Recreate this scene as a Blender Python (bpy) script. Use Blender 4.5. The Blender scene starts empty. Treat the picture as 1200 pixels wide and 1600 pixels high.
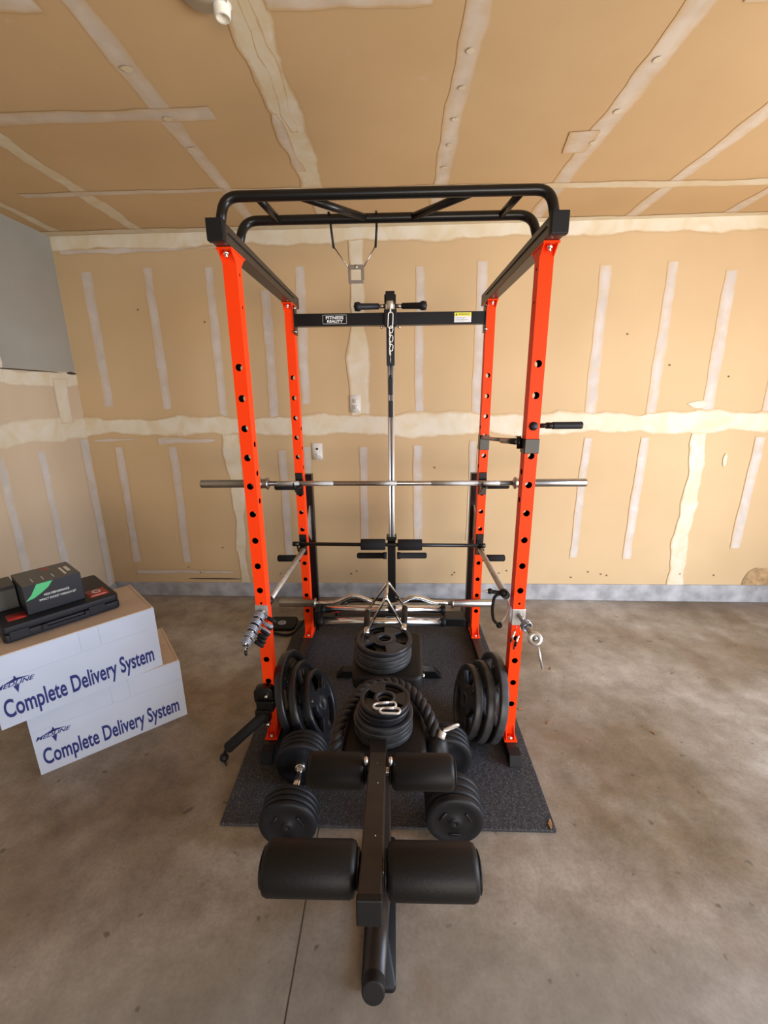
import bpy, bmesh, math, random
from mathutils import Vector, Matrix
random.seed(7)
PI = math.pi
S = bpy.context.scene
COL = S.collection

# ------------------------------------------------------------------ camera
cam_data = bpy.data.cameras.new('camera')
cam = bpy.data.objects.new('camera', cam_data); COL.objects.link(cam)
cam_data.sensor_fit = 'VERTICAL'; cam_data.sensor_height = 24.0
cam_data.lens = 665.61 / 1600 * 24.0
cam_data.clip_start = 0.02; cam_data.clip_end = 60
rt = Vector((0.99966555, 0.02366494, -0.01042875)); up = Vector((0.00390999, 0.26031894, 0.96551477)); fw = Vector((-0.02556365, 0.96523263, -0.26013935))
M = Matrix((rt, up, -fw)).transposed().to_4x4(); M.translation = Vector((0, 0, 1.4888))
cam.matrix_world = M
S.camera = cam

# ------------------------------------------------------------------ light
w = bpy.data.worlds.new('sky'); S.world = w; w.use_nodes = True
bg = w.node_tree.nodes['Background']
bg.inputs[0].default_value = (0.66, 0.82, 1.0, 1); bg.inputs[1].default_value = 0.7

def area(name, loc, target, sx, sy, power, col, spread=2.4):
    d = bpy.data.lights.new(name, 'AREA'); d.shape = 'RECTANGLE'; d.size = sx; d.size_y = sy
    d.energy = power; d.color = col; d.spread = spread
    o = bpy.data.objects.new(name, d); COL.objects.link(o); o.location = loc
    o.rotation_euler = (Vector(target) - Vector(loc)).to_track_quat('-Z', 'Y').to_euler()
    return o
# daylight through the open garage door behind the viewer and through the side door on the right
# cool sky light falls inwards and down, warm light bounces up off the sunlit driveway
area('garage_door_sky', (1.7, -3.05, 1.2), (0.9, 1.5, 0.3), 3.0, 2.0, 20, (0.36, 0.58, 1.0))
area('garage_driveway_bounce', (1.7, -3.05, 0.7), (0.9, 2.0, 2.3), 3.0, 1.2, 50, (1.0, 0.79, 0.51))
area('side_door_sky', (3.27, 0.7, 1.2), (0.6, 2.2, 0.2), 1.9, 1.9, 62, (0.50, 0.70, 1.0))
area('side_door_bounce', (3.27, 0.7, 0.7), (0.8, 2.2, 2.2), 1.9, 1.2, 34, (1.0, 0.80, 0.52))

vs = S.view_settings
vs.view_transform = 'Standard'; vs.look = 'None'; vs.gamma = 1.0; vs.exposure = 0.50
try: vs.use_curve_mapping = False
except Exception: pass

# ------------------------------------------------------------------ materials
def nodes(m): return m.node_tree.nodes, m.node_tree.links
def mat(name, col, rough=0.5, metal=0.0, var=0.0, scale=20.0, bump=0.0, spec=0.5, col2=None, bscale=None):
    m = bpy.data.materials.new(name); m.use_nodes = True
    N, L = nodes(m); b = N['Principled BSDF']
    b.inputs['Base Color'].default_value = (*col, 1); b.inputs['Roughness'].default_value = rough
    b.inputs['Metallic'].default_value = metal; b.inputs['Specular IOR Level'].default_value = spec
    tc = N.new('ShaderNodeTexCoord')
    nz = N.new('ShaderNodeTexNoise'); nz.inputs['Scale'].default_value = scale; nz.inputs['Detail'].default_value = 5
    L.new(tc.outputs['Object'], nz.inputs['Vector'])
    if var or col2:
        r = N.new('ShaderNodeValToRGB'); e = r.color_ramp.elements
        c2 = col2 or tuple(min(1, c * (1 + var)) for c in col)
        c1 = col if col2 else tuple(c * (1 - var) for c in col)
        e[0].position = 0.35; e[1].position = 0.68
        e[0].color = (*c1, 1); e[1].color = (*c2, 1)
        L.new(nz.outputs['Fac'], r.inputs[0]); L.new(r.outputs[0], b.inputs['Base Color'])
    if bump:
        n2 = nz
        if bscale:
            n2 = N.new('ShaderNodeTexNoise'); n2.inputs['Scale'].default_value = bscale; n2.inputs['Detail'].default_value = 3
            L.new(tc.outputs['Object'], n2.inputs['Vector'])
        bp = N.new('ShaderNodeBump'); bp.inputs['Strength'].default_value = bump; bp.inputs['Distance'].default_value = 0.004
        L.new(n2.outputs['Fac'], bp.inputs['Height']); L.new(bp.outputs[0], b.inputs['Normal'])
    return m

def board_mats(prefix, c1, c2, mud, mud2):
    """drywall board plus a joint-compound material that feathers into the board by the 'cov' attribute"""
    out = []
    for k in range(3):
        m = bpy.data.materials.new(prefix + ['_board', '_joint_compound', '_seam_compound'][k]); m.use_nodes = True
        N, L = nodes(m); b = N['Principled BSDF']; b.inputs['Roughness'].default_value = 0.88; b.inputs['Specular IOR Level'].default_value = 0.25
        tc = N.new('ShaderNodeTexCoord')
        n1 = N.new('ShaderNodeTexNoise'); n1.inputs['Scale'].default_value = 1.6; n1.inputs['Detail'].default_value = 6
        L.new(tc.outputs['Object'], n1.inputs['Vector'])
        r = N.new('ShaderNodeValToRGB'); e = r.color_ramp.elements
        e[0].position = 0.3; e[1].position = 0.7; e[0].color = (*c1, 1); e[1].color = (*c2, 1)
        L.new(n1.outputs['Fac'], r.inputs[0])
        # faint scuffs: stretched noise
        mp = N.new('ShaderNodeMapping'); mp.inputs['Scale'].default_value = (3, 3, 12)
        n3 = N.new('ShaderNodeTexNoise'); n3.inputs['Scale'].default_value = 2.4; n3.inputs['Detail'].default_value = 8; n3.inputs['Roughness'].default_value = 0.7
        L.new(tc.outputs['Object'], mp.inputs['Vector']); L.new(mp.outputs[0], n3.inputs['Vector'])
        r3 = N.new('ShaderNodeMapRange'); r3.inputs[1].default_value = 0.66; r3.inputs[2].default_value = 0.78; r3.inputs[4].default_value = 0.35
        L.new(n3.outputs['Fac'], r3.inputs[0])
        mx0 = N.new('ShaderNodeMixRGB'); mx0.inputs[2].default_value = (*mud, 1)
        L.new(r3.outputs[0], mx0.inputs[0]); L.new(r.outputs[0], mx0.inputs[1])
        last = mx0
        if k:
            at = N.new('ShaderNodeAttribute'); at.attribute_name = 'cov'
            n2 = N.new('ShaderNodeTexNoise'); n2.inputs['Scale'].default_value = 9 if k == 1 else 7; n2.inputs['Detail'].default_value = 7; n2.inputs['Roughness'].default_value = 0.65
            L.new(tc.outputs['Object'], n2.inputs['Vector'])
            ad = N.new('ShaderNodeMath'); ad.operation = 'ADD'; L.new(at.outputs['Fac'], ad.inputs[0]); L.new(n2.outputs['Fac'], ad.inputs[1])
            mr = N.new('ShaderNodeMapRange'); mr.inputs[1].default_value = 0.55; mr.inputs[2].default_value = 1.12 if k == 1 else 0.85
            mr.inputs[4].default_value = 0.86 if k == 1 else 1.0
            L.new(ad.outputs[0], mr.inputs[0])
            r2 = N.new('ShaderNodeValToRGB'); e = r2.color_ramp.elements
            e[0].position = 0.35; e[1].position = 0.65
            a_, b_ = (mud, tuple(c * 0.84 for c in mud)) if k == 1 else (mud2, (mud2[0]*.93, mud2[1]*.86, mud2[2]*.72))
            e[0].color = (*a_, 1); e[1].color = (*b_, 1)
            n4 = N.new('ShaderNodeTexNoise'); n4.inputs['Scale'].default_value = 6; n4.inputs['Detail'].default_value = 8; n4.inputs['Distortion'].default_value = 1.2
            L.new(tc.outputs['Object'], n4.inputs['Vector']); L.new(n4.outputs['Fac'], r2.inputs[0])
            mx = N.new('ShaderNodeMixRGB'); L.new(mr.outputs[0], mx.inputs[0]); L.new(last.outputs[0], mx.inputs[1]); L.new(r2.outputs[0], mx.inputs[2])
            last = mx
        L.new(last.outputs[0], b.inputs['Base Color'])
        out.append(m)
    return out

WALL = board_mats('wall', (0.55, 0.39, 0.215), (0.61, 0.44, 0.25), (0.63, 0.585, 0.56), (0.72, 0.655, 0.53))
CEIL = board_mats('ceiling', (0.51, 0.345, 0.18), (0.57, 0.395, 0.215), (0.65, 0.575, 0.49), (0.66, 0.585, 0.45))
LWALL = board_mats('side_wall', (0.54, 0.43, 0.30), (0.60, 0.48, 0.34), (0.60, 0.58, 0.56), (0.68, 0.63, 0.52))
GREYP = mat('grey_board', (0.33, 0.32, 0.28), 0.8, var=0.06, scale=2.5)
DARKGAP = mat('dark_gap', (0.04, 0.03, 0.025), 0.9)
SCAR = mat('torn_paper', (0.42, 0.27, 0.13), 0.9, var=0.25, scale=30)
SPECK = mat('nail_speck', (0.16, 0.10, 0.06), 0.8)
CURB = mat('concrete_curb', (0.27, 0.27, 0.27), 0.75, bump=0.25, scale=9, col2=(0.47, 0.47, 0.48))

def floor_mat():
    m = bpy.data.materials.new('garage_concrete'); m.use_nodes = True
    N, L = nodes(m); b = N['Principled BSDF']; b.inputs['Roughness'].default_value = 0.42
    b.inputs['Specular IOR Level'].default_value = 0.4
    tc = N.new('ShaderNodeTexCoord')
    def noise(s, d=6, r=0.6):
        n = N.new('ShaderNodeTexNoise'); n.inputs['Scale'].default_value = s; n.inputs['Detail'].default_value = d; n.inputs['Roughness'].default_value = r
        L.new(tc.outputs['Object'], n.inputs['Vector']); return n
    def ramp(src, p0, c0, p1, c1):
        r = N.new('ShaderNodeValToRGB'); e = r.color_ramp.elements
        e[0].position = p0; e[1].position = p1; e[0].color = (*c0, 1); e[1].color = (*c1, 1); L.new(src, r.inputs[0]); return r
    def mix(f, a, bb, mode='MIX', fac=None):
        x = N.new('ShaderNodeMixRGB'); x.blend_type = mode
        if fac is not None: x.inputs[0].default_value = fac
        else: L.new(f, x.inputs[0])
        L.new(a, x.inputs[1]); L.new(bb, x.inputs[2]); return x
    big = ramp(noise(1.1, 5).outputs['Fac'], 0.38, (0.200, 0.148, 0.092), 0.62, (0.41, 0.36, 0.30))
    mid = ramp(noise(6, 8, 0.7).outputs['Fac'], 0.32, (0.60, 0.57, 0.52), 0.66, (1.2, 1.2, 1.2))
    fine = ramp(noise(90, 4).outputs['Fac'], 0.35, (0.86, 0.86, 0.86), 0.6, (1.06, 1.06, 1.06))
    c = mix(None, big.outputs[0], mid.outputs[0], 'MULTIPLY', 0.85)
    c = mix(None, c.outputs[0], fine.outputs[0], 'MULTIPLY', 0.8)
    # greyer cleaner concrete close to the door
    sp = N.new('ShaderNodeSeparateXYZ'); L.new(tc.outputs['Object'], sp.inputs[0])
    # saw-cut joint along y, running slightly off axis, and its lighter slab on the right
    wob = noise(7, 3)
    jm = N.new('ShaderNodeMath'); jm.operation = 'MULTIPLY_ADD'; jm.inputs[1].default_value = 0.006; jm.inputs[2].default_value = 0.2745
    L.new(wob.outputs['Fac'], jm.inputs[0])
    jx = N.new('ShaderNodeMath'); jx.operation = 'ADD'; L.new(sp.outputs[0], jx.inputs[0]); L.new(jm.outputs[0], jx.inputs[1])
    ab = N.new('ShaderNodeMath'); ab.operation = 'ABSOLUTE'; L.new(jx.outputs[0], ab.inputs[0])
    lt = N.new('ShaderNodeMapRange'); lt.inputs[1].default_value = 0.0012; lt.inputs[2].default_value = 0.0032; lt.inputs[3].default_value = 1; lt.inputs[4].default_value = 0
    L.new(ab.outputs[0], lt.inputs[0])
    yl = N.new('ShaderNodeMath'); yl.operation = 'LESS_THAN'; yl.inputs[1].default_value = 1.35; L.new(sp.outputs[1], yl.inputs[0])
    fj = N.new('ShaderNodeMath'); fj.operation = 'MULTIPLY'; L.new(lt.outputs[0], fj.inputs[0]); L.new(yl.outputs[0], fj.inputs[1])
    dk = N.new('ShaderNodeRGB'); dk.outputs[0].default_value = (0.05, 0.035, 0.025, 1)
    # grey worn zone round the joint
    zone = N.new('ShaderNodeMapRange'); zone.inputs[1].default_value = 0.75; zone.inputs[2].default_value = 1.25; zone.inputs[3].default_value = 1; zone.inputs[4].default_value = 0
    yn = N.new('ShaderNodeMath'); yn.operation = 'MULTIPLY_ADD'; yn.inputs[1].default_value = 0.5
    L.new(noise(2.2, 4).outputs['Fac'], yn.inputs[0]); L.new(sp.outputs[1], yn.inputs[2])
    L.new(yn.outputs[0], zone.inputs[0])
    zf = N.new('ShaderNodeMath'); zf.operation = 'MULTIPLY'; zf.inputs[1].default_value = 0.75; L.new(zone.outputs[0], zf.inputs[0])
    grey = ramp(noise(14, 6).outputs['Fac'], 0.3, (0.22, 0.215, 0.19), 0.7, (0.31, 0.30, 0.265))
    c = mix(zf.outputs[0], c.outputs[0], grey.outputs[0])
    # rusty brown stains
    st = N.new('ShaderNodeMapRange'); st.inputs[1].default_value = 0.56; st.inputs[2].default_value = 0.72; st.inputs[4].default_value = 0.55
    L.new(noise(1.9, 3).outputs['Fac'], st.inputs[0])
    br = N.new('ShaderNodeRGB'); br.outputs[0].default_value = (0.19, 0.125, 0.075, 1)
    c = mix(st.outputs[0], c.outputs[0], br.outputs[0])
    # dark flecks
    fl = N.new('ShaderNodeMapRange'); fl.inputs[1].default_value = 0.685; fl.inputs[2].default_value = 0.74; fl.inputs[4].default_value = 0.6
    L.new(noise(16, 2).outputs['Fac'], fl.inputs[0])
    c = mix(fl.outputs[0], c.outputs[0], dk.outputs[0])
    c = mix(fj.outputs[0], c.outputs[0], dk.outputs[0])
    L.new(c.outputs[0], b.inputs['Base Color'])
    rr = N.new('ShaderNodeMapRange'); rr.inputs[3].default_value = 0.34; rr.inputs[4].default_value = 0.62; L.new(noise(3, 5).outputs['Fac'], rr.inputs[0])
    L.new(rr.outputs[0], b.inputs['Roughness'])
    bp = N.new('ShaderNodeBump'); bp.inputs['Strength'].default_value = 0.12; bp.inputs['Distance'].default_value = 0.003
    L.new(noise(40, 5).outputs['Fac'], bp.inputs['Height']); L.new(bp.outputs[0], b.inputs['Normal'])
    return m
FLOOR = floor_mat()

ORANGE = mat('orange_enamel', (0.97, 0.055, 0.006), 0.42, var=0.02, scale=8, spec=0.12)
BLACK = mat('black_enamel', (0.006, 0.0055, 0.0055), 0.30, bump=0.05, scale=60, spec=0.38)
BLACKB = mat('brown_black_enamel', (0.022, 0.016, 0.014), 0.36, var=0.15, scale=30, spec=0.4)
PLASTIC = mat('black_plastic', (0.007, 0.007, 0.008), 0.5, spec=0.3)
RUBBER = mat('black_rubber', (0.009, 0.009, 0.011), 0.5, bump=0.1, scale=80, spec=0.32)
FOAM = mat('black_foam', (0.012, 0.0115, 0.012), 0.8, bump=0.25, scale=220, spec=0.25)
VINYL = mat('black_vinyl', (0.007, 0.0062, 0.006), 0.5, bump=0.12, scale=150, spec=0.28)
PLATE = mat('rubber_coated_plate', (0.011, 0.012, 0.016), 0.34, var=0.25, scale=14, bump=0.08, spec=0.55)
PLATEG = mat('dust_and_sheen_grey_plate', (0.042, 0.043, 0.046), 0.42, var=0.4, scale=18, bump=0.08, spec=0.4)  # dust on the stacked plates; painted sheen on the right standing ones
CHROME = mat('chrome', (0.82, 0.82, 0.81), 0.16, 1.0)
STEEL = mat('brushed_steel', (0.42, 0.40, 0.38), 0.30, 1.0, var=0.06, scale=40)
KNURL = mat('knurled_steel', (0.55, 0.54, 0.52), 0.42, 1.0, bump=0.6, scale=900)
RODM = mat('polished_guide_rod', (0.86, 0.86, 0.86), 0.32, 0.75)
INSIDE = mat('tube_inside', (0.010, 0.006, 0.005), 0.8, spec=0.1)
DULL = mat('dull_galvanised_pole', (0.50, 0.46, 0.42), 0.45, 0.6, var=0.12, scale=25)
ZINC = mat('zinc', (0.72, 0.71, 0.68), 0.35, 0.85)
WHITEM = mat('white_zinc', (0.80, 0.77, 0.72), 0.35, 0.35)
BLUEGREY = mat('grey_coil_coating', (0.33, 0.36, 0.42), 0.4, 0.5, var=0.2, scale=60)
ROPE = mat('black_nylon_rope', (0.018, 0.018, 0.022), 0.45, bump=0.5, scale=300)
CARTON = mat('white_cardboard', (0.50, 0.56, 0.68), 0.6, var=0.03, scale=6)
KRAFT = mat('brown_cardboard', (0.60, 0.47, 0.35), 0.8, var=0.08, scale=6)
NAVY = mat('navy_ink', (0.014, 0.022, 0.16), 0.55)
CASE = mat('tool_case_plastic', (0.010, 0.011, 0.016), 0.5, bump=0.1, scale=200, spec=0.35)
PRINTB = mat('black_print_card', (0.008, 0.009, 0.015), 0.38)
PRINTG = mat('grey_print_card', (0.06, 0.062, 0.058), 0.4)
GREEN = mat('green_print', (0.06, 0.42, 0.16), 0.5)
RED = mat('red_print', (0.45, 0.03, 0.02), 0.5)
WHITEP = mat('white_print', (0.75, 0.75, 0.75), 0.5)
YELLOW = mat('yellow_print', (0.85, 0.78, 0.04), 0.5)
COVERP = mat('ivory_plastic', (0.72, 0.68, 0.62), 0.4)
SLOT = mat('slot_dark', (0.06, 0.05, 0.045), 0.6)
LEAF = mat('dry_leaf', (0.40, 0.20, 0.07), 0.8, var=0.4, scale=50)
GLASSD = mat('white_porcelain', (0.82, 0.78, 0.68), 0.3)

def mat_rubber_mat():
    m = bpy.data.materials.new('speckled_rubber_mat'); m.use_nodes = True
    N, L = nodes(m); b = N['Principled BSDF']; b.inputs['Roughness'].default_value = 0.72; b.inputs['Specular IOR Level'].default_value = 0.4
    tc = N.new('ShaderNodeTexCoord')
    n1 = N.new('ShaderNodeTexNoise'); n1.inputs['Scale'].default_value = 230; n1.inputs['Detail'].default_value = 3; L.new(tc.outputs['Object'], n1.inputs['Vector'])
    n2 = N.new('ShaderNodeTexNoise'); n2.inputs['Scale'].default_value = 3.5; n2.inputs['Detail'].default_value = 4; L.new(tc.outputs['Object'], n2.inputs['Vector'])
    r = N.new('ShaderNodeValToRGB'); e = r.color_ramp.elements; e[0].position = 0.5; e[1].position = 0.85
    e[0].color = (0.016, 0.016, 0.019, 1); e[1].color = (0.17, 0.17, 0.175, 1); L.new(n1.outputs['Fac'], r.inputs[0])
    r2 = N.new('ShaderNodeValToRGB'); e = r2.color_ramp.elements; e[0].position = 0.35; e[1].position = 0.7
    e[0].color = (0.016, 0.013, 0.012, 1); e[1].color = (0.028, 0.029, 0.032, 1); L.new(n2.outputs['Fac'], r2.inputs[0])
    mx = N.new('ShaderNodeMixRGB'); mx.blend_type = 'ADD'; mx.inputs[0].default_value = 0.5
    L.new(r.outputs[0], mx.inputs[1]); L.new(r2.outputs[0], mx.inputs[2]); L.new(mx.outputs[0], b.inputs['Base Color'])
    # raised diamond tread
    vo = N.new('ShaderNodeTexVoronoi'); vo.inputs['Scale'].default_value = 55; L.new(tc.outputs['Object'], vo.inputs['Vector'])
    bp = N.new('ShaderNodeBump'); bp.inputs['Strength'].default_value = 0.5; bp.inputs['Distance'].default_value = 0.003
    L.new(vo.outputs['Distance'], bp.inputs['Height']); L.new(bp.outputs[0], b.inputs['Normal'])
    return m
MATM = mat_rubber_mat()

# ------------------------------------------------------------------ mesh helpers
class MB:
    def __init__(s, M=None):
        s.v = []; s.f = []; s.mi = []; s.sm = []; s.M = M; s.cov = {}
    def add(s, vs, fs, mi=0, sm=False, M=None):
        b = len(s.v)
        for p in vs:
            p = Vector(p)
            if M: p = M @ p
            if s.M: p = s.M @ p
            s.v.append(p)
        for f in fs:
            s.f.append([b + i for i in f]); s.mi.append(mi); s.sm.append(sm)
        return s
    def box(s, x0, x1, y0, y1, z0, z1, mi=0, M=None):
        v = [(x0,y0,z0),(x1,y0,z0),(x1,y1,z0),(x0,y1,z0),(x0,y0,z1),(x1,y0,z1),(x1,y1,z1),(x0,y1,z1)]
        f = [(0,3,2,1),(4,5,6,7),(0,1,5,4),(1,2,6,5),(2,3,7,6),(3,0,4,7)]
        return s.add(v, f, mi, False, M)
    def rbox(s, x0, x1, y0, y1, z0, z1, r, axis='z', n=6, mi=0, M=None, edge=0.0):
        """box with rounded outline (corner radius r) seen along axis; edge = small rounding of the rims"""
        if axis == 'z': a0,a1,b0,b1,c0,c1 = x0,x1,y0,y1,z0,z1
        elif axis == 'y': a0,a1,b0,b1,c0,c1 = x0,x1,z0,z1,y0,y1
        else: a0,a1,b0,b1,c0,c1 = y0,y1,z0,z1,x0,x1
        def loop(ins, c):
            rr = max(r - ins, 0.0005); out = []
            for cx, cy, st in ((a1-ins-rr, b1-ins-rr, 0), (a0+ins+rr, b1-ins-rr, 1), (a0+ins+rr, b0+ins+rr, 2), (a1-ins-rr, b0+ins+rr, 3)):
                for k in range(n+1):
                    t = (st + k/n) * PI/2
                    out.append((cx + rr*math.cos(t), cy + rr*math.sin(t), c))
            return out
        if edge:
            K = 4; prof = [(edge*(1-math.sin(k/K*PI/2)), c0 + edge*(1-math.cos(k/K*PI/2))) for k in range(K+1)]
            prof += [(i, c1 - (c-c0)) for i, c in reversed(prof)]
        else: prof = [(0, c0), (0, c1)]
        vs = []; fs = []
        for i, c in prof: vs += loop(i, c)
        m = 4*(n+1)
        for k in range(len(prof)-1):
            for j in range(m):
                a = k*m+j; b = k*m+(j+1) % m
                fs.append((a, b, b+m, a+m))
        fs.append(tuple(reversed(range(m)))); fs.append(tuple(range((len(prof)-1)*m, len(prof)*m)))
        if axis == 'y': vs = [(a, c, b) for a, b, c in vs]; fs = [tuple(reversed(f)) for f in fs]
        elif axis == 'x': vs = [(c, a, b) for a, b, c in vs]
        return s.add(vs, fs, mi, True, M)
    def sweep(s, pts, r, n=14, closed=False, caps=True, mi=0, M=None, sq=False):
        pts = [Vector(p) for p in pts]; N = len(pts)
        rad = r if isinstance(r, (list, tuple)) else [r]*N
        tang = []
        for i in range(N):
            if closed: t = pts[(i+1) % N] - pts[i-1]
            else: t = pts[min(i+1, N-1)] - pts[max(i-1, 0)]
            tang.append(t.normalized() if t.length > 1e-9 else (tang[-1] if tang else Vector((0,0,1))))
        ref = Vector((0,0,1)) if abs(tang[0].z) < 0.9 else Vector((0,1,0))
        u = tang[0].cross(ref).normalized(); vs = []; fs = []
        for i in range(N):
            u = (u - tang[i]*u.dot(tang[i])).normalized(); w_ = tang[i].cross(u)
            for k in range(n):
                t = 2*PI*k/n
                vs.append(pts[i] + (u*math.cos(t) + w_*math.sin(t))*rad[i])
        for i in range(N if closed else N-1):
            for k in range(n):
                a = i*n+k; b = i*n+(k+1) % n; c = ((i+1) % N)*n+(k+1) % n; d = ((i+1) % N)*n+k
                fs.append((a, b, c, d))
        s.add(vs, fs, mi, True, M)
        if caps and not closed:
            b = len(s.v) - len(vs)
            s.f.append(list(reversed(range(b, b+n)))); s.mi.append(mi); s.sm.append(False)
            s.f.append(list(range(b+(N-1)*n, b+N*n))); s.mi.append(mi); s.sm.append(False)
        return s
    def lathe(s, prof, p0, axis, n=32, mi=0, closed=False, M=None):
        """prof = [(dist along axis, radius)]"""
        p0 = Vector(p0); a = Vector(axis).normalized()
        ref = Vector((0,0,1)) if abs(a.z) < 0.9 else Vector((1,0,0))
        u = a.cross(ref).normalized(); w_ = a.cross(u); vs = []; fs = []
        for d, r in prof:
            for k in range(n):
                t = 2*PI*k/n; vs.append(p0 + a*d + (u*math.cos(t) + w_*math.sin(t))*max(r, 1e-5))
        m = len(prof)
        for i in range(m if closed else m-1):
            for k in range(n):
                j = (i+1) % m
                fs.append((i*n+k, i*n+(k+1) % n, j*n+(k+1) % n, j*n+k))
        return s.add(vs, fs, mi, True, M)
    def cyl(s, p0, p1, r, n=20, mi=0, bev=0.0, M=None):
        p0 = Vector(p0); p1 = Vector(p1); L_ = (p1-p0).length; b = bev
        prof = [(0, 0), (0, r-b), (b, r), (L_-b, r), (L_, r-b), (L_, 0)] if b else [(0,0),(0,r),(L_,r),(L_,0)]
        s.lathe(prof, p0, p1-p0, n, mi, M=M); return s
    def ball(s, c, r, mi=0, n=18, sc=(1,1,1)):
        vs = []; fs = []; m = n//2
        for i in range(m+1):
            for k in range(n):
                a = PI*i/m; t = 2*PI*k/n
                vs.append((c[0]+sc[0]*r*math.sin(a)*math.cos(t), c[1]+sc[1]*r*math.sin(a)*math.sin(t), c[2]+sc[2]*r*math.cos(a)))
        for i in range(m):
            for k in range(n): fs.append((i*n+k, (i+1)*n+k, (i+1)*n+(k+1) % n, i*n+(k+1) % n))
        return s.add(vs, fs, mi, True)
    def poly(s, pts, d, mi=0, M=None):
        """flat polygon (planar pts in order) thickened by vector d"""
        pts = [Vector(p) for p in pts]; n = len(pts); d = Vector(d)
        vs = pts + [p + d for p in pts]
        fs = [tuple(reversed(range(n))), tuple(range(n, 2*n))] + [(i, (i+1) % n, n+(i+1) % n, n+i) for i in range(n)]
        return s.add(vs, fs, mi, False, M)
    def build(s, name, mats, parent=None, bevel=0.0, solid=0.0, fix=True):
        me = bpy.data.meshes.new(name); me.from_pydata([tuple(p) for p in s.v], [], s.f)
        for i, p in enumerate(me.polygons): p.material_index = s.mi[i]; p.use_smooth = s.sm[i]
        if s.cov:
            at = me.attributes.new('cov', 'FLOAT', 'POINT')
            for i, c in s.cov.items(): at.data[i].value = c
        if fix:
            bm = bmesh.new(); bm.from_mesh(me); bmesh.ops.remove_doubles(bm, verts=bm.verts, dist=1e-6)
            bmesh.ops.recalc_face_normals(bm, faces=bm.faces); bm.to_mesh(me); bm.free()
        me.update()
        for m in (mats if isinstance(mats, (list, tuple)) else [mats]): me.materials.append(m)
        o = bpy.data.objects.new(name, me); COL.objects.link(o)
        if parent: put(o, parent)
        if solid:
            md = o.modifiers.new('solid', 'SOLIDIFY'); md.thickness = solid; md.offset = -1
        if bevel:
            md = o.modifiers.new('bevel', 'BEVEL'); md.width = bevel; md.segments = 2; md.limit_method = 'ANGLE'; md.angle_limit = math.radians(50)
        return o

def world_of(o):
    m = Matrix.LocRotScale(o.location, o.rotation_euler, o.scale)
    return (world_of(o.parent) @ m) if o.parent else m
def put(o, parent):
    """parent o keeping the world position its mesh was written in"""
    o.parent = parent
    inv = world_of(parent).inverted() @ Matrix.LocRotScale(o.location, o.rotation_euler, o.scale)
    o.location = inv.to_translation(); o.rotation_euler = inv.to_euler(); o.scale = inv.to_scale()
def tag(o, label, cat, group=None):
    o['label'] = label; o['category'] = cat
    if group: o['group'] = group
    return o
def thing(name, loc, label, cat, group=None, rz=0.0):
    o = bpy.data.objects.new(name, None); COL.objects.link(o); o.empty_display_size = 0.05
    o.location = loc; o.rotation_euler = (0, 0, rz); return tag(o, label, cat, group)
def struct(o): o['kind'] = 'structure'; return o
def origin(o, c):
    c = Vector(c); o.data.transform(Matrix.Translation(-c)); o.location = c; return o
def copy_tree(o, parent=None):
    c = o.copy(); COL.objects.link(c)
    if parent: c.parent = parent
    for ch in list(o.children): copy_tree(ch, c)
    return c
def text_into(mb, txt, size, M, mi=0, shear=0.0, sx=1.0, ext=0.0004, off=0.0, align='LEFT', fit=None):
    """set lettering as real thin mesh: text lies in local xy, front towards +z, then M"""
    cu = bpy.data.curves.new('t', 'FONT'); cu.body = txt; cu.size = size; cu.shear = shear; cu.extrude = ext; cu.offset = off
    cu.align_x = align; cu.resolution_u = 4
    o = bpy.data.objects.new('t', cu); COL.objects.link(o)
    dg = bpy.context.evaluated_depsgraph_get(); me = bpy.data.meshes.new_from_object(o.evaluated_get(dg))
    xs = [v.co.x for v in me.vertices]; k = sx
    if fit and xs: k = fit / (max(xs) - min(xs))
    x0 = min(xs) if xs else 0
    vs = [Vector(((v.co.x - (x0 if fit and align == 'LEFT' else 0))*k, v.co.y, v.co.z)) for v in me.vertices]
    mb.add(vs, [tuple(p.vertices) for p in me.polygons], mi, False, M)
    bpy.data.objects.remove(o); bpy.data.curves.remove(cu); bpy.data.meshes.remove(me)
def frame(o, x, y, z=None):
    """matrix with local x, y, (z) axes at origin o"""
    x = Vector(x).normalized(); y = Vector(y).normalized(); z = x.cross(y)
    m = Matrix((x, y, z)).transposed().to_4x4(); m.translation = Vector(o); return m
def arc_pts(pts, r, n=6):
    """round the corners of a polyline"""
    pts = [Vector(p) for p in pts]; out = [pts[0]]
    for i in range(1, len(pts)-1):
        a = (pts[i-1]-pts[i]); b = (pts[i+1]-pts[i]); rr = min(r, a.length*0.49, b.length*0.49)
        p0 = pts[i]+a.normalized()*rr; p1 = pts[i]+b.normalized()*rr
        for k in range(n+1):
            t = k/n; out.append(p0*(1-t)**2 + pts[i]*2*t*(1-t) + p1*t*t)
    out.append(pts[-1]); return out

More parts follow.
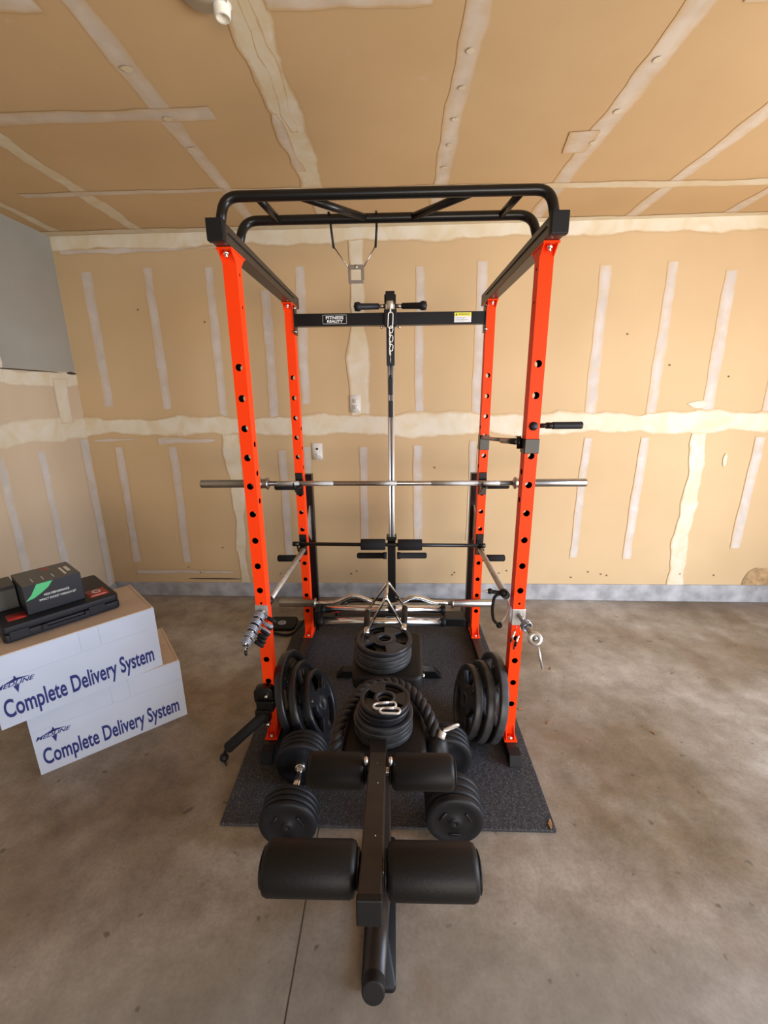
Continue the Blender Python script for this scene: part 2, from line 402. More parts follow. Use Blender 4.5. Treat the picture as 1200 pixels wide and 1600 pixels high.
# ------------------------------------------------------------------ joint compound strips
def strip(mb, p0, p1, w0, w1, o, flip, mi=1, jag=0.006, seg=0.045, bulge=()):
    """strip of joint compound from p0 to p1 in the local (a, b) plane; o(a,b,h)->3D"""
    a0 = Vector(p0); a1 = Vector(p1); d = a1-a0; L_ = d.length; d.normalize(); nrm = Vector((-d.y, d.x))
    n = max(2, int(L_/seg)); base = len(mb.v); cols = (-1.0, -0.72, 0.0, 0.72, 1.0); cv = (0.0, 0.40, 0.62, 0.40, 0.0)
    strip.k += 1; h = 0.0006 + 0.00011*strip.k
    vs = []; rows = n+3
    ph = [random.uniform(0, 6.3) for _ in range(6)]
    wav = lambda t, q: jag*(.9*math.sin(t*L_*7.3+ph[q]) + .6*math.sin(t*L_*19+ph[q+2]) + .35*math.sin(t*L_*43+ph[q+4]))
    for i in range(-1, n+2):
        t = max(0, min(1, i/n)); wd = w0*(1-t)+w1*t
        for (tt, bw, bwd) in bulge: wd += bw*math.exp(-((t-tt)/bwd)**2)
        end = (i == -1 or i == n+1)
        tp = -0.01 if i == -1 else (0.01 if i == n+1 else 0)
        for j, c in enumerate(cols):
            jj = (wav(t, 0 if c < 0 else 1) + random.uniform(-.25, .25)*jag)*abs(c) if abs(c) > 0.5 else 0
            p = a0 + d*(t*L_ + tp) + nrm*(c*wd/2 + jj)
            mb.cov[base+len(vs)] = 0.0 if end else cv[j]
            vs.append(o(p.x, p.y, h))
    fs = []
    for i in range(rows-1):
        for j in range(4):
            q = (i*5+j, i*5+j+1, (i+1)*5+j+1, (i+1)*5+j)
            fs.append(tuple(reversed(q)) if flip else q)
    mb.add(vs, fs, mi, False)
strip.k = 0
def patch(mb, c, w_, h_, o, mi, h=0.0045, n=11):
    vs = [o(c[0]+w_*random.uniform(0.7, 1.1)/2*math.cos(2*PI*k/n), c[1]+h_*random.uniform(0.7, 1.1)/2*math.sin(2*PI*k/n), h) for k in range(n)]
    for k in range(n): mb.cov[len(mb.v)+k] = 1.0
    mb.add(vs, [tuple(range(n))], mi, False)

# ------------------------------------------------------------------ room shell
ZC = 2.5055; YAW = -0.0233; YW = 2.9913; XL = -2.2036; XR = 3.30; YF = -3.1
fl = MB(); fl.box(-2.35, 3.45, -3.25, 3.2, -0.1, 0.0); struct(fl.build('floor', FLOOR))
# back wall: local frame, x along the wall, y into the room negative
bw = MB(); bw.box(-2.25, 3.6, 0.0, 0.1, 0.10, ZC+0.05)
for i in range(len(bw.v)): bw.cov[i] = 0.0
ob = lambda a, b, h: Vector((a, -h, b))
for x, z0, z1, wd in [(-2.0,1.45,2.29,.075),(-1.59,1.43,2.305,.07),(-1.185,1.36,2.30,.066),(-.825,1.36,2.16,.07),(-.60,1.455,2.29,.066),(.165,1.36,2.274,.062),(.55,1.36,2.294,.068),
                      (1.31,1.36,2.255,.078),(1.705,1.36,2.265,.072),(2.07,1.36,2.208,.082),(2.45,1.36,1.70,.08),
                      (-1.99,.283,1.156,.066),(-1.587,.286,1.155,.063),(-.80,.339,1.127,.064),(-.215,.485,1.147,.06),(.17,.46,1.158,.067),(.545,.48,1.187,.05),(.60,.2,1.15,.05),
                      (1.31,.345,1.20,.056),(1.69,.338,1.20,.065),(2.435,.427,1.20,.075),(-.62,.55,1.15,.06)]:
    strip(bw, (x+random.uniform(-.008,.008), z0), (x+random.uniform(-.008,.008), z1), wd, wd*random.uniform(.9,1.1), ob, True, 1, 0.003)
strip(bw, (-1.155,.11), (-1.15,1.24), .05, .13, ob, True, 2, 0.012)
strip(bw, (2.06,.115), (2.05,1.25), .12, .10, ob, True, 2, 0.012)
strip(bw, (-.235,1.34), (-.235,2.47), .125, .075, ob, True, 2, 0.008, bulge=((.35,.05,.15),))
strip(bw, (-2.2,1.305), (3.5,1.305), .12, .15, ob, True, 2, 0.012, bulge=((.42,.03,.1),))
strip(bw, (-2.15,1.21), (-1.85,1.215), .03, .02, ob, True, 1, 0.006); strip(bw, (-1.68,1.20), (-1.28,1.205), .045, .03, ob, True, 1, 0.008)
strip(bw, (-2.2,2.475), (3.5,2.475), .12, .085, ob, True, 2, 0.010)
strip(bw, (-2.15,2.41), (-1.1,2.415), .03, .012, ob, True, 1, 0.006)
strip(bw, (-2.0,.20), (-1.25,.20), .03, .02, ob, True, 1, 0.004)
bw.add([ob(2.53,.115,.0045), ob(2.90,.115,.0045), ob(2.90,.26,.0045), ob(2.60,.27,.0045), ob(2.56,.24,.0045), ob(2.535,.18,.0045)], [(0,1,2,3,4,5)], 3); patch(bw, (2.0,1.42), .14, .05, ob, 2); patch(bw, (2.24,1.05), .03, .1, ob, 2)
patch(bw, (-1.39,.145), .5, .012, ob, 4)
for k in range(26):
    patch(bw, (random.uniform(-2.1, 2.8), random.choice((random.uniform(.16,.24), random.uniform(.4,2.2)))), .012, .014, ob, 5, n=7)
o = struct(bw.build('wall_back', WALL + [SCAR, DARKGAP, SPECK], fix=False)); o.location = (0, YW, 0); o.rotation_euler = (0, 0, YAW)
strip.k = 0
# left wall (a = y, b = z)
lw = MB(); lw.box(XL-0.1, XL, -3.2, 3.15, 0.0, ZC+0.05)
for i in range(len(lw.v)): lw.cov[i] = 0.0
ol = lambda a, b, h: Vector((XL+h, a, b))
lw.add([ol(-3.1,1.655,.0005), ol(3.04,1.675,.0005), ol(3.04,ZC,.0005), ol(-3.1,ZC,.0005)], [(0,1,2,3)], 3)
for y in (2.32, 2.61, 1.91, 1.50, 1.09, .68, .27): strip(lw, (y, .12), (y, 1.18), .075, .06, ol, False, 1, 0.003)
strip(lw, (2.99,.1), (3.0,1.30), .06, .09, ol, False, 1, 0.004)
strip(lw, (-3.0,1.31), (3.04,1.305), .19, .15, ol, False, 2, 0.010)
strip(lw, (-3.0,1.61), (3.04,1.625), .07, .09, ol, False, 2, 0.008)
strip(lw, (2.88,1.35), (2.88,1.62), .12, .12, ol, False, 2, 0.006)
strip(lw, (2.45,1.60), (2.45,1.80), .05, .05, ol, False, 2, 0.01)
patch(lw, (3.0, 1.668), .10, .018, ol, 4); patch(lw, (2.62, 1.668), .6, .008, ol, 4, n=15)
struct(lw.build('wall_left', LWALL + [GREYP, DARKGAP], fix=False))
# right wall with the side doorway
rw = MB()
for a in ((-3.2,-.4,0,ZC+.05), (1.6,3.1,0,ZC+.05), (-.4,1.6,2.2,ZC+.05)): rw.box(XR, XR+.1, a[0], a[1], a[2], a[3])
struct(rw.build('wall_right', WALL[0]))
# front wall round the open garage door
fw_ = MB()
for a in ((-2.3,-1.2,0,ZC+.05), (3.0,3.4,0,ZC+.05), (-1.2,3.0,2.22,ZC+.05)): fw_.box(a[0], a[1], YF-.1, YF, a[2], a[3])
struct(fw_.build('wall_front', WALL[0]))
strip.k = 0
# ceiling
cl = MB(); cl.box(-2.35, 3.45, -3.25, 3.2, ZC, ZC+0.1)
for i in range(len(cl.v)): cl.cov[i] = 0.0
oc = lambda a, b, h: Vector((a, b, ZC-h))
for x, y0, y1, w0, w1, m_ in [(-.842,-3,2.98,.085,.075,1),(-1.585,-3,2.99,.10,.085,2),(-2.10,-3,3.0,.09,.07,2),(.23,-3,2.95,.095,.07,1),(.83,-3,2.93,.10,.085,1),(1.395,-3,2.93,.065,.075,1),(1.95,-3,2.93,.07,.08,1),(2.5,-3,2.93,.08,.08,1),
                              (-.395,-.5,2.95,.15,.10,2)]:
    strip(cl, (x,y0), (x,y1), w0, w1, oc, False, m_, 0.005 if m_ == 1 else 0.009)
strip(cl, (-.405,1.2), (-.385,2.0), .05, .03, oc, False, 2, 0.010); strip(cl, (-.44,1.9), (-.43,2.3), .05, .03, oc, False, 1, 0.012)
strip(cl, (-2.2,1.885), (-.67,1.88), .075, .075, oc, False, 1, 0.005)
strip(cl, (-1.90,2.485), (-.86,2.47), .05, .04, oc, False, 1, 0.004)
strip(cl, (-.8,2.49), (3.3,2.54), .05, .085, oc, False, 2, 0.006)
strip(cl, (-.33,1.42), (.10,1.43), .07, .06, oc, False, 1, 0.008)
strip(cl, (-2.0,1.35), (-.95,1.40), .10, .08, oc, False, 1, 0.008)
strip(cl, (.95,1.45), (3.2,1.42), .07, .08, oc, False, 1, 0.008)
strip(cl, (-2.2,2.99), (3.3,2.90), .07, .06, oc, False, 2, 0.006)
strip(cl, (.765,2.06), (.775,2.20), .11, .10, oc, False, 1, 0.006)
for y in (1.62,1.78,1.95,2.12,2.3): patch(cl, (.235, y), .03, .025, oc, 2, h=.0045)
for y in (1.65,1.9,2.1): patch(cl, (-.842, y), .04, .03, oc, 2, h=.0045); patch(cl, (.83, y+.03), .03, .03, oc, 2, h=.0045)
struct(cl.build('ceiling', CEIL, fix=False))
# concrete curb under the back wall and along the left wall
tb = MB(); tb.box(-2.3, 3.6, -0.012, 0.1, 0.0, 0.11)
for i in range(8):
    if tb.v[i].z > .1 and tb.v[i].x > 0: tb.v[i].z = .142
o = struct(tb.build('trim_1', CURB, bevel=.006)); o.location = (0, YW, 0); o.rotation_euler = (0, 0, YAW)
tb = MB(); tb.box(XL-.05, XL+.012, -3.1, 3.04, 0.0, 0.10); struct(tb.build('trim_2', CURB, bevel=.006))

# outlets
def outlet(name, x, z, label, kind):
    t = thing(name, (x, YW+YAW*x-.0005, z), label, 'outlet', None, YAW)
    W_ = Matrix.Translation(t.location) @ Matrix.Rotation(YAW, 4, 'Z')
    b = MB(W_); b.rbox(-.036,.036,-.007,0,-.058,.058,.006,'y'); b.build('cover_plate', COVERP, t)
    if kind == 'duplex':
        for s in (-1, 1):
            b = MB(W_); b.rbox(-.017,.017,-.0095,-.006,s*.02-.0145,s*.02+.0145,.008,'y'); r = b.build('receptacle', COVERP, t)
            c = MB(W_)
            for dx in (-.006, .006): c.box(dx-.0012, dx+.0012, -.0105, -.009, s*.02-.002, s*.02+.008)
            c.cyl((0,-.0105,s*.02-.007),(0,-.009,s*.02-.007),.0028,10); put(c.build('slots', SLOT), r)
    else:
        b = MB(W_); b.cyl((0,-.012,.018),(0,-.006,.018),.008,14); b.cyl((0,-.0125,.018),(0,-.0115,.018),.004,10); b.build('jack', SLOT, t)
        b = MB(W_); b.rbox(-.008,.008,-.009,-.006,-.03,-.012,.003,'y'); b.build('blank_insert', WHITEP, t)
outlet('wall_outlet', -.268, 1.447, 'white duplex power outlet on the tan wall beside the tall central seam', 'duplex')
outlet('wall_jack', -.545, 1.125, 'white cable jack plate low on the wall, left of the power outlet', 'jack')

# ceiling lamp holder
t = thing('ceiling_lampholder', (-.46, 1.43, ZC), 'white bare lampholder on a metal ceiling box at the top edge', 'lampholder')
b = MB(); b.lathe([(0,0),(.0,.062),(.018,.058),(.018,0)], (-.485,1.385,ZC), (0,0,-1), 24); b.build('junction_box', ZINC, t)
b = MB(); b.lathe([(.012,.0),(.012,.026),(.02,.022),(.036,.021),(.041,.018),(.036,.015),(.03,.0)], (-.452,1.425,ZC), (0,0,-1), 24); b.build('socket', GLASSD, t)

# ------------------------------------------------------------------ rubber mat
b = MB(); b.v = []; pts = [(-.636,1.175),(.565,1.168),(.572,1.72),(.566,2.62),(-.668,2.62),(-.655,1.72)]
b.poly([(x,y,0) for x,y in pts], (0,0,.012)); o = b.build('rubber_mat', MATM, bevel=.003)
tag(o, 'large black speckled rubber mat on the concrete under the rack', 'mat')

# ------------------------------------------------------------------ power rack
MT = .012
X0, X1, TW, TD = -.564, .516, .046, .050
YFP, YRP = 1.552, 2.367
ZT, ZB = 1.950, .060
rack = thing('power_rack', (-.024, 1.96, MT), 'tall orange and black power rack standing on the black rubber mat', 'power rack')
HOLES = [1.594,1.489,1.384,1.278,1.171,1.063,.957,.851,.747,.641,.536,.432,.327,.222]
def upright(x0, y0, side_in):
    mb = MB(); hr = .0125
    def panel(o3, width, holes, mi=0):
        # panel in (a: 0..width, z), holes = [(z, r)]
        c = width/2; half = width/2; zs = ZB; n = 16
        for z, r in sorted(holes)+[(None, None)]:
            ze = ZT if z is None else z-half
            mb.add([o3(0,zs),o3(width,zs),o3(width,ze),o3(0,ze)], [(0,1,2,3)], mi)
            if z is None: break
            inn = []; out = []
            for k in range(n):
                a = 2*PI*k/n; ca, sa = math.cos(a), math.sin(a); q = max(abs(ca), abs(sa))
                inn.append(o3(c+r*ca, z+r*sa)); out.append(o3(c+half*ca/q, z+half*sa/q))
            mb.add(inn+out, [(k, n+k, n+(k+1) % n, (k+1) % n) for k in range(n)], mi)
            zs = z+half
    hy = [(z, hr) for z in HOLES if z != .641] + [(.691, .005)]
    panel(lambda a, z: Vector((x0+a, y0, z)), TW, hy)
    panel(lambda a, z: Vector((x0+TW-a, y0+TD, z)), TW, hy)
    hx = [(1.325, .011), (1.217, .011), (1.11, .011), (1.89, .005), (1.79, .005)]
    panel(lambda a, z: Vector((x0+TW, y0+a, z)), TD, hx)
    panel(lambda a, z: Vector((x0, y0+TD-a, z)), TD, hx)
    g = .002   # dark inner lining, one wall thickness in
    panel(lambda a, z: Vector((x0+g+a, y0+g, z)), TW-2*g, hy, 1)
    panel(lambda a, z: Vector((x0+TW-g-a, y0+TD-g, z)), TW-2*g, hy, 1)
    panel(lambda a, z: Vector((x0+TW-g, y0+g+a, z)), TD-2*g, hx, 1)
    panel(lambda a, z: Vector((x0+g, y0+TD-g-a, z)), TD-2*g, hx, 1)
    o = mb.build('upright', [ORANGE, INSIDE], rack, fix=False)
    # base and top flanges with bolts
    f = MB(); f.box(x0-.004, x0+TW+.004, y0-.035, y0+TD+.03, ZB-.004, ZB+.002)
    f.poly([(x0+.004,y0,ZB+.055),(x0+.004,y0-.03,ZB),(x0+.004,y0,ZB)], (.003,0,0)); f.poly([(x0+TW-.007,y0,ZB+.055),(x0+TW-.007,y0-.03,ZB),(x0+TW-.007,y0,ZB)], (.003,0,0))
    f.box(x0-.003, x0+TW+.003, y0-.04, y0+TD+.04, ZT, ZT+.005)
    for s in (0, TW-.003): f.poly([(x0+s,y0,ZT-.03),(x0+s,y0-.035,ZT),(x0+s,y0,ZT)], (.003,0,0)); f.poly([(x0+s,y0+TD,ZT-.03),(x0+s,y0+TD+.035,ZT),(x0+s,y0+TD,ZT)], (.003,0,0))
    g = f.build('flange', ORANGE, o)
    k = MB(); xc = x0+TW/2
    k.lathe([(0,0),(0,.011),(.006,.010),(.010,.005),(.011,0)], (xc, y0-.018, ZB+.002), (0,0,1), 14)
    k.cyl((xc,y0-.02,ZT-.012),(xc,y0-.02,ZT),.010,6); k.cyl((xc,y0-.02,ZT-.02),(xc,y0-.02,ZT-.01),.005,10)
    k.build('bolt', CHROME, o)
    return o
for x in (X0, X1-TW):
    for y in (YFP, YRP): upright(x, y, 1)
for x in (X0, X1-TW):
    b = MB(); b.box(x-.001, x+TW+.001, 1.465, 2.52, ZT+.006, ZT+.062); r = b.build('top_rail', BLACKB, rack, bevel=.003)
    b = MB(); b.box(x-.004, x+TW+.004, 1.45, 1.475, ZT+.003, ZT+.066); b.build('end_cap', PLASTIC, r, bevel=.004)
    b = MB(); b.box(x+(.048 if x < 0 else -.004), x+(.051 if x < 0 else -.001), 1.50, 2.4, ZT+.036, ZT+.040); b.build('seam', DARKGAP, r)
    b = MB(); b.box(x, x+TW, 1.475, 2.98 if 0 else 2.80, MT, MT+.044); r = b.build('base_rail', BLACKB, rack, bevel=.003)
    b = MB(); b.poly([(x-.003,1.43,MT),(x-.003,1.49,MT),(x-.003,1.49,MT+.048),(x-.003,1.445,MT+.046)], (TW+.006,0,0)); b.build('foot_cap', PLASTIC, r, bevel=.003)
# pull-up bars
zt = 2.095
for yb, xa, xb, y_b in ((1.52, -.478, .468, 1.465+.03), (1.708, -.515, .475, 1.66)):
    b = MB(); bx0 = X0+.024; bx1 = X1-.024
    b.sweep(arc_pts([(bx0,y_b,ZT+.05),(bx0+.012,yb,zt-.02 if 0 else zt),(bx1-.012,yb,zt),(bx1,y_b,ZT+.05)], .085, 10), .0155, 18)
    b.build('pull_up_bar', BLACK, rack)
b = MB()
for p0, p1 in (((-.425,1.52,zt),(-.405,1.708,zt)), ((-.30,1.52,zt),(-.095,1.708,zt)), ((.25,1.52,zt),(.062,1.708,zt)), ((.395,1.52,zt),(.372,1.708,zt))):
    b = MB(); b.sweep([p0, p1], .0125, 14); b.build('cross_grip', BLACK, rack)
# rear cross beam with brackets, stickers
b = MB(); b.box(X0+TW, X1-TW, YRP+.004, YRP+.048, 1.848, 1.908); beam = b.build('cross_beam', BLACK, rack, bevel=.002)
for x in (X0+TW+.0005, X1-TW-.0065):
    b = MB(); b.box(x, x+.006, YRP-.006, YRP+.055, 1.808, 1.948); br = b.build('bracket', BLACK, rack, bevel=.002)
    b = MB()
    for z in (1.822, 1.934): b.cyl((x-.008, YRP+.0, z), (x+.014, YRP+.0, z), .007, 6)
    b.build('bolt', STEEL, br)
b = MB(frame((-.368, YRP+.0038, 1.857), (1,0,0), (0,0,1)))
b.box(0,.123,0,.0012,-.0,.0004,1); b.box(0,.123,.0418,.043,0,.0004,1); b.box(0,.0012,0,.043,0,.0004,1); b.box(.1218,.123,0,.043,0,.0004,1)
text_into(b, 'FITNESS', .020, Matrix.Translation((.016,.0225,.0002)), 1, fit=.091, off=.0006)
text_into(b, 'REALITY', .018, Matrix.Translation((.022,.006,.0002)), 1, fit=.082, off=.0006)
b.build('sticker', [PRINTB, WHITEP], beam, fix=False)
b = MB(frame((.308, YRP+.0038, 1.856), (1,0,0), (0,0,1)))
b.box(0,.086,0,.046,0,.0004,0); b.box(0,.086,.029,.0455,.0003,.0007,1)
text_into(b, 'WARNING', .0145, Matrix.Translation((.02,.0325,.0007)), 2, fit=.058)
b.poly([(.004,.032,.0008),(.016,.032,.0008),(.010,.043,.0008)], (0,0,.0003), 2)
for k in range(4): b.box(.006, .006+.07*random.uniform(.6,1), .005+.0055*k, .0062+.0055*k, .0004, .0006, 3)
b.build('sticker', [WHITEP, YELLOW, SLOT, PRINTG], beam, fix=False)
# rear plate-storage posts behind the rear uprights, with foam-covered pegs
for sx, xp in ((-1, -.545), (1, .458)):
    b = MB(); b.box(xp, xp+.045, 2.52, 2.565, MT+.045, 1.045); st = b.build('storage_post', BLACK, rack, bevel=.002)
    b = MB(); b.poly([(xp+.02, 2.42, .70),(xp+.02,2.53,.62),(xp+.02,2.53,.86),(xp+.02,2.42,.78)], (.006,0,0)); b.build('gusset', DULL, st)
    for z in (.968, .50):
        xo = xp if sx < 0 else xp+.045; xe = -.752 if sx < 0 else .694
        if z > .9: xe = -.735 if sx < 0 else .690
        b = MB(); b.lathe([(0,0),(0,.0215),(abs(xe-xo)-.008,.0215),(abs(xe-xo)-.002,.017),(abs(xe-xo),.0)], (xo,2.54,z), (sx,0,0), 18); b.build('foam_peg', FOAM, rack)
b = MB(); b.box(X0+TW, X1-TW, 2.60, 2.645, MT, MT+.044); b.build('base_crossbar', BLACKB, rack, bevel=.003)
b = MB(); b.sweep(arc_pts([(-.40,2.62,.05),(-.36,2.75,.10),(.30,2.75,.10),(.34,2.62,.05)], .08), .016, 12); b.build('low_frame_tube', BLACK, rack)

# lat tower
tower = thing('lat_tower', (-.02, 2.40, MT), 'black lat pulldown tower with chrome guide rods, centred at the rack rear', 'lat pulldown tower')
xc = -.019
b = MB(); b.box(xc-.032, xc+.032, 2.37-.045, 2.366, 1.835, 1.915); b.box(xc-.024, xc+.022, 2.325, 2.40, 1.95, 1.998); b.box(xc-.03,xc-.024,2.33,2.38,1.90,1.985); b.box(xc+.022,xc+.028,2.33,2.38,1.90,1.985)
b.build('head_bracket', BLACK, tower, bevel=.003)
b = MB(); b.box(xc-.021, xc+.021, 2.325, 2.365, 1.648, 1.836); b.build('upper_post', BLACK, tower, bevel=.002)
b = MB(); b.cyl((xc-.018,2.345,1.935),(xc+.014,2.345,1.935),.028,20); b.build('pulley', ZINC, tower)
for s in (-1, 1):
    b = MB(); b.sweep([(xc+s*.010, 2.352, 1.65),(xc+s*.010, 2.352, .10)], .0075, 14); b.build('guide_rod', RODM, tower)
    b = MB(); b.sweep([(xc+s*.026,2.345,1.932),(xc+s*.06,2.345,1.932)], .010, 12); b.build('stem', STEEL, tower)
    b = MB(); b.lathe([(0,0),(0,.014),(.09,.0155),(.095,.020),(.105,.0225),(.122,.020),(.128,0)], (xc+s*.058,2.345,1.932), (s,0,0), 18)
    g = b.build('grip', RUBBER, tower)
    b = MB(); b.cyl((xc+s*.045,2.36,1.83),(xc+s*.045,2.36,1.842),.009,6); b.build('bolt', CHROME, tower)
b = MB(); b.box(xc-.024, xc+.022, 2.325, 2.375, MT+.045, .70); b.box(xc-.03,xc+.028,2.32,2.38,.695,.715); b.build('lower_post', BLACK, tower, bevel=.002)
b = MB(); b.box(xc-.024, xc+.022, 2.20, 2.60, MT, MT+.045); b.build('foot', BLACKB, tower, bevel=.002)
b = MB(); b.sweep([(xc, 2.335, 1.65),(xc,2.333,1.40),(xc,2.335,.72)], .0028, 8); b.build('cable', PLASTIC, tower)
b = MB(); b.box(xc-.012,xc+.010,2.318,2.34,1.50,1.585); b.box(xc-.011,xc+.011,2.318,2.34,1.385,1.47); b.sweep([(xc,2.33,1.60),(xc,2.33,1.58)],.008,8); b.build('cable_stop', RUBBER, tower, bevel=.003)
for s in (-1, 1):
    b = MB(); b.lathe([(0,0),(0,.021),(.02,.021),(.021,.0175),(.165,.0175),(.173,.012),(.175,0)], (xc+s*.03,2.335,.596), (s,0,0), 18); b.build('foot_peg', FOAM, tower)
# plate carriage with chrome sleeves
for y, z, a0, a1 in ((2.30, .186, -.458, .299), (2.395 if 0 else 2.385, .232, -.449, .295)):
    pass
car = thing('plate_carriage', (-.02, 2.30, MT), 'low pair of chrome plate sleeves with black ends behind the rear plate stack', 'plate carriage')
for y, z, a0, a1, r in ((2.28, .198, -.445, .285, .0265), (2.245+.11, .240, -.44, .292, .024)):
    b = MB(); b.cyl((a0+.012,y,z),(a1-.012,y,z), r, 28); sl = b.build('sleeve', CHROME, car)
    b = MB(); b.cyl((a1-.014,y,z),(a1+.012,y,z), r+.002, 24, bev=.003); b.build('end_plug', PLASTIC, sl)
    b = MB(); b.cyl((a0-.018,y,z),(a0+.014,y,z), r+.002, 24, bev=.003); b.build('end_plug', PLASTIC, sl)
b = MB(); b.box(-.475,-.452,2.26,2.40,.15,.275); b.build('side_bracket', BLACK, car, bevel=.003)
b = MB(); b.box(.300,.420,2.30,2.40,.155,.205); b.build('side_bracket', BLACK, car, bevel=.003)
b = MB(); b.box(-.12,.06,2.305,2.335,.19,.24); b.box(-.06,.02,2.29,2.30,.205,.222,1); b.build('centre_block', [BLACK, ZINC], car, bevel=.002)

# chain and snap hooks on the tower
def link(mb, c, L_, W_, r, rot=0.0, ang=0.0, mi=0):
    """stadium link centred at c, long axis vertical turned by ang in the xz plane; rot about the long axis"""
    pts = []
    for k in range(20):
        t = 2*PI*k/20; x = W_/2*math.cos(t); z = (L_/2-W_/2)*(1 if math.sin(t) > 0 else -1)*(0 if abs(math.sin(t)) < 1e-6 else 1) + W_/2*math.sin(t)
        p = Vector((x*math.cos(rot), x*math.sin(rot), z)); p = Matrix.Rotation(ang, 3, 'Y') @ p
        pts.append(Vector(c)+p)
    mb.sweep(pts, r, 8, closed=True, mi=mi)
b = MB(); link(b, (xc,2.305,1.86), .075, .024, .0028, 0.0, .05); hook = b.build('snap_hook', WHITEM)
origin(hook, (xc,2.305,1.895)); tag(hook, 'silver snap hook hanging from the tower pulley above the chain', 'snap hook')
t = thing('chain', (xc,2.305,1.82), 'short silver chain hanging down the front of the lat tower', 'chain')
for k in range(6):
    b = MB(); link(b, (xc+.003*(-1)**k,2.305,1.817-k*.0215), .032, .017, .0024, (k % 2)*1.1+.2, .1*(-1)**k); b.build('link', WHITEM, t)
b = MB(); b.sweep([(xc,2.305,1.69),(xc,2.305,1.66)], .0015, 6); b.build('end_wire', WHITEM, t)
b = MB(); b.sweep([(xc,2.325,1.945),(xc,2.31,1.915),(xc,2.306,1.893)], .004, 8); b.build('swivel', WHITEM, t)

# ------------------------------------------------------------------ J-hooks, barbell, padded bar, safety bars
def jhook(x, z, label):
    t = thing('bar_hook', (x+TW/2, YRP-.002, z), label, 'bar hook', 'bar hooks on the rear uprights')
    b = MB(); b.box(x+.002, x+TW-.002, YRP-.008, YRP-.002, z-.075, z+.052); b.box(x+.008, x+TW-.008, YRP-.078, YRP-.008, z-.026, z-.018)
    b.build('hook_plate', BLACK, t, bevel=.002)
    b = MB(); b.poly([(x+.004,YRP-.086,z+.01),(x+.004,YRP-.078,z+.012),(x+.004,YRP-.072,z-.026),(x+.004,YRP-.02,z-.06),(x+.004,YRP-.012,z-.06),(x+.004,YRP-.012,z-.018),(x+.004,YRP-.066,z-.018)][::-1], (.006,0,0)); b.build('lip', BLACK, t)
    b = MB(); b.box(x+.006, x+TW-.006, YRP-.010, YRP-.0075, z-.02, z+.05); b.build('liner', PLASTIC, t)
yb = 2.315
zbL, zbR = 1.032, 1.026
for x, n_, zz in ((X0, 'left', 1.030), (X1-TW, 'right', 1.026)):
    jhook(x, zz, 'black upper bar hook on the %s rear upright holding the long barbell' % n_)
for x, n_ in ((X0, 'left'), (X1-TW, 'right')):
    jhook(x, .665, 'black lower bar hook on the %s rear upright holding the padded bar' % n_)
t = thing('barbell', (-.02, yb, 1.03), 'long steel barbell with knurled shaft resting on the upper hooks', 'barbell')
zf = lambda x: 1.0295 - (x+.02)*.0035
P = lambda x: Vector((x, yb, zf(x)))
b = MB(); b.cyl(P(-.70), P(.645), .0135, 20); b.build('shaft', STEEL, t)
for a0, a1 in ((-.655,-.53),(-.515,-.34),(-.105,.01),(.20,.455),(.46,.575)):
    b = MB(); b.cyl(P(a0), P(a1), .0142, 20); b.build('knurling', KNURL, t)
for s, a0, a1 in ((-1, -.70, -1.082), (1, .652, 1.045)):
    b = MB(); L_ = abs(a1-a0)
    b.lathe([(0,0),(0,.026),(.004,.034),(.010,.034),(.014,.027),(.045,.027),(.05,.036),(.058,.036),(.06,.0225),(L_-.004,.0225),(L_,.020),(L_,.012),(L_-.003,.011),(L_-.003,0)], P(a0), (s,0,0), 28)
    b.build('sleeve', STEEL, t)
t = thing('padded_bar', (-.03, 2.30, .677), 'thin black bar with two foam rolls lying across the lower hooks', 'padded bar')
P = lambda x: Vector((x, 2.295, .677-(x+.03)*.012))
b = MB(); b.cyl(P(-.578), P(.500), .0105, 16); b.cyl(P(-.585), P(-.55), .0135, 16); b.cyl(P(.48), P(.51), .0135, 16); b.build('bar', BLACK, t)
for a0, a1 in ((-.195,-.055),(.015,.153)):
    b = MB(); b.lathe([(0,.012),(0,.030),(.003,.032),(a1-a0-.003,.032),(a1-a0,.030),(a1-a0,.012)], P(a0), (1,0,0), 24); b.build('foam_roll', FOAM, t)
for s, p0, p1 in ((-1, (-.530,2.33,.640), (-.530,1.612,.668)), (1, (.487,2.33,.640), (.450,1.606,.705))):
    nm = 'left' if s < 0 else 'right'
    t = thing('safety_bar', p0, 'dull silver round safety bar running along the %s side of the rack' % nm, 'safety bar', 'safety bars')
    b = MB(); b.sweep([p0, p1], .0135, 18); b.build('rod', DULL, t)
    b = MB(); d = (Vector(p1)-Vector(p0)).normalized()
    b.sweep([Vector(p0)-d*.01, Vector(p0)+d*.02], .017, 16); b.sweep([Vector(p1)-d*.02, Vector(p1)+d*.012], .017, 16); b.build('end_collar', BLACK, t)

